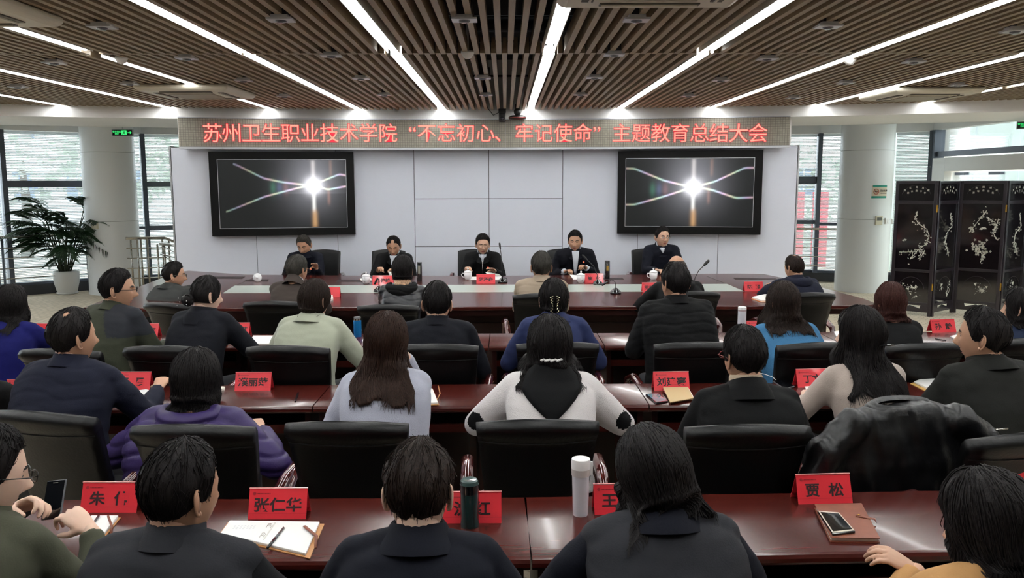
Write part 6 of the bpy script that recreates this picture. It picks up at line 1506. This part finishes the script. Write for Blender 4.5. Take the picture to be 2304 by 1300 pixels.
# raised sheets: thin curled pages
def curl(px0, py0, px1, py1, Y, label, bend=.03):
    a = PY(px0, py0, Y); b = PY(px1, py1, Y); m = MB(); R = []
    n = 8; w = b.x-a.x; h = a.z-b.z
    for i in range(n+1):
        t_ = i/n; R.append([(w*t_, bend*math.sin(t_*3), -h*t_*.5), (w*t_+.03, bend*math.sin(t_*3)+.03, -h), (w*t_+.03, bend*math.sin(t_*3)+.032, -h), (w*t_, bend*math.sin(t_*3)+.002, -h*t_*.5)])
    m.rings(R); o = m.obj('paper_sheet', M_paper, None, True); o.location = a; tag(o, label, 'paper')
curl(1092, 612, 1122, 621, 10.05, 'curled page lifting by the centre name plate')
curl(873, 610, 905, 630, 10.1, 'sheet held upright by the reading man')
# phone held at the left edge
a = PY(122, 1124, 2.58); t = thing('mobile_phone', 'large phone held in both hands at the left edge', 'phone', a)
t.rotation_euler = (rad(62), rad(-10), rad(-14))
o = MB().box((-.037, -.062, -.004), (.037, .062, .004)).obj('case', mat('grey_case', (90, 92, 96), .3), t); bevel(o, .003, 3)
MB().box((-.035, -.060, .004), (.035, .060, .0048)).obj('screen', mat('phone_screen_14_20', (14, 16, 20), .05, coat=1), t)
MB().box((-.010, .052, .0048), (.010, .0545, .0052)).obj('earpiece', M_steel, t)
# small cup in the purple woman's hand
o = MB().lathe([(.001, 0), (.016, 0), (.024, .02), (.026, .035), (.022, .035), (.001, .03)], k=20).obj('small_cup', mat('ivory_print', (206, 200, 190), .5, var=.3, vscale=120), None, True); o.location = PZ(496, 886, .78); tag(o, 'small ivory cup in the hand of the purple jacketed woman', 'cup')
# hair ornaments
def worn(pr, name, mb, m, label=None, smooth=True):
    o = mb.obj(name, m, pr['root'], smooth)
    if label: o['label'] = label
    return o
M_gilt = mat('gilt', (220, 214, 176), .2, metal=.9); M_prl = mat('pearl_white', (224, 220, 218), .2, coat=.6)
def back_of_head(pr, y=-.125, z=0.0, x=0): return pr['T'] @ Vector((x, y, z))
c = back_of_head(B6, -.115, -.02); m = MB()
for sd in (-1, 1):
    for k in range(6):
        m.tube([c+Vector((sd*(.010+.014*abs(math.sin(k*.9))), -.008, .05-k*.018)), c+Vector((sd*(.022+.008*math.cos(k)), -.010, .042-k*.018)), c+Vector((sd*.012, -.012, .034-k*.018))], .0028, 5)
worn(B6, 'hair_claw', m, M_gilt, 'gilt butterfly hair claw')
c = back_of_head(B3, -.155, -.04); m = MB()
for k in range(7): m.ball(c+Vector((.036*math.cos(k), -.012, .034*math.sin(k*1.7))), .0032, 8, 5)
worn(B3, 'bun_pearls', m, M_prl)
c = back_of_head(D4, -.137, -.055); m = MB()
for k in range(11): m.ball(c+Vector((-.045+k*.009, -.006-.004*math.cos((k-5)*.4), .004*math.sin(k*2.1))), (.008, .005, .006), 8, 6)
m.tube([c+Vector((-.05, .004, 0)), c+Vector((.05, .004, 0))], .003, 5); worn(D4, 'hair_clip', m, M_prl, 'pearl hair clip')
c = back_of_head(D6, -.13, -.035); m = MB(); m.rings([[c+Vector((x, -.004+.6*x*x*4, z)) for x, z in ((-.045+i*.0, 0),)] for i in range(1)]) if False else m.tube([c+Vector((-.04, .012, 0)), c+Vector((0, 0, .002)), c+Vector((.04, .012, 0))], [.006, .011, .006], 8, flat=.5); worn(D6, 'barrette', m, M_fb)
# belt on the sage coat
cc = B4['spine'](.30); m = MB(); m.rings([[cc+Vector(((.205)*math.cos(a), .035+.150*math.sin(a), z)) for a in np.linspace(0, 2*math.pi, 33)[:-1]] for z in (-.022, .022)], cap=False); m.rings([[cc+Vector(((.200)*math.cos(a), .035+.145*math.sin(a), z)) for a in np.linspace(0, 2*math.pi, 33)[:-1]] for z in (.022, -.022)], cap=False); m.tube([cc+Vector((.12, -.10, 0)), cc+Vector((.17, -.13, .03)), cc+Vector((.18, -.10, -.01)), cc+Vector((.16, -.12, -.05))], .018, 8, flat=.3); worn(B4, 'belt', m, C_sage)
# leather jacket over the chair
def leather_jacket():
    L = jc.matrix_world if False else Matrix.Translation(jc.location) @ Matrix.Rotation(jc.rotation_euler.z, 4, 'Z')
    t = thing('leather_jacket', 'black leather jacket hung over a chair back', 'jacket', jc.location, jc.rotation_euler.z)
    m = MB(); zt = .985
    def R_(z, w, d, y): return [(w*math.copysign(abs(math.cos(a))**.7, math.cos(a)), y+d*math.copysign(abs(math.sin(a))**.8, math.sin(a)), z) for a in np.linspace(0, 2*math.pi, 37)[:-1]]
    m.rings([R_(.42, .30, .085, -.34), R_(.60, .315, .085, -.345), R_(.80, .31, .08, -.35), R_(.92, .29, .072, -.345), R_(.98, .25, .062, -.34), R_(1.02, .15, .05, -.335)])
    m.tube([(-.22, -.36, .95), (-.32, -.37, .86), (-.37, -.36, .70), (-.40, -.33, .52)], [.07, .075, .065, .05], 14, round_=True)
    m.tube([(.22, -.36, .95), (.33, -.37, .88), (.39, -.37, .74), (.38, -.36, .56)], [.075, .08, .07, .055], 14, round_=True)
    def d(v):
        out = np.zeros(len(v))
        for i, p in enumerate(v.tolist()):
            out[i] = .016*mnoise.noise(Vector((p[0]*9+p[2]*3, p[1]*5, p[2]*3.5)))+.008*mnoise.noise(Vector((p[0]*26, p[1]*20, p[2]*10)))-.006*abs(math.sin(p[0]*38+p[2]*9))
        return out
    v, f = remesh(m, .010, 3, d); q = MB(); q.add(v, f); q.obj('leather_body', mat('jacket_leather', (8, 8, 10), .36, bump=.2, bscale=50, spec=.45), t, True)
    m = MB(); m.rings([[(r*math.cos(a), -.335+dd*math.sin(a), z+.01*math.sin(a)) for a in np.linspace(0, 2*math.pi, 25)[:-1]] for r, dd, z in ((.17, .062, 1.0), (.15, .055, 1.02), (.12, .045, 1.035), (.10, .03, 1.02))], cap=False); m.obj('collar', mat('jacket_leather', (17, 17, 19)), t, True)
    m = MB(); m.tube([(.34, -.44, .93), (.40, -.43, .93)], .004, 6); m.obj('zip', M_steel, t, True)
leather_jacket()
bpy.data.scenes.remove(_tmp)
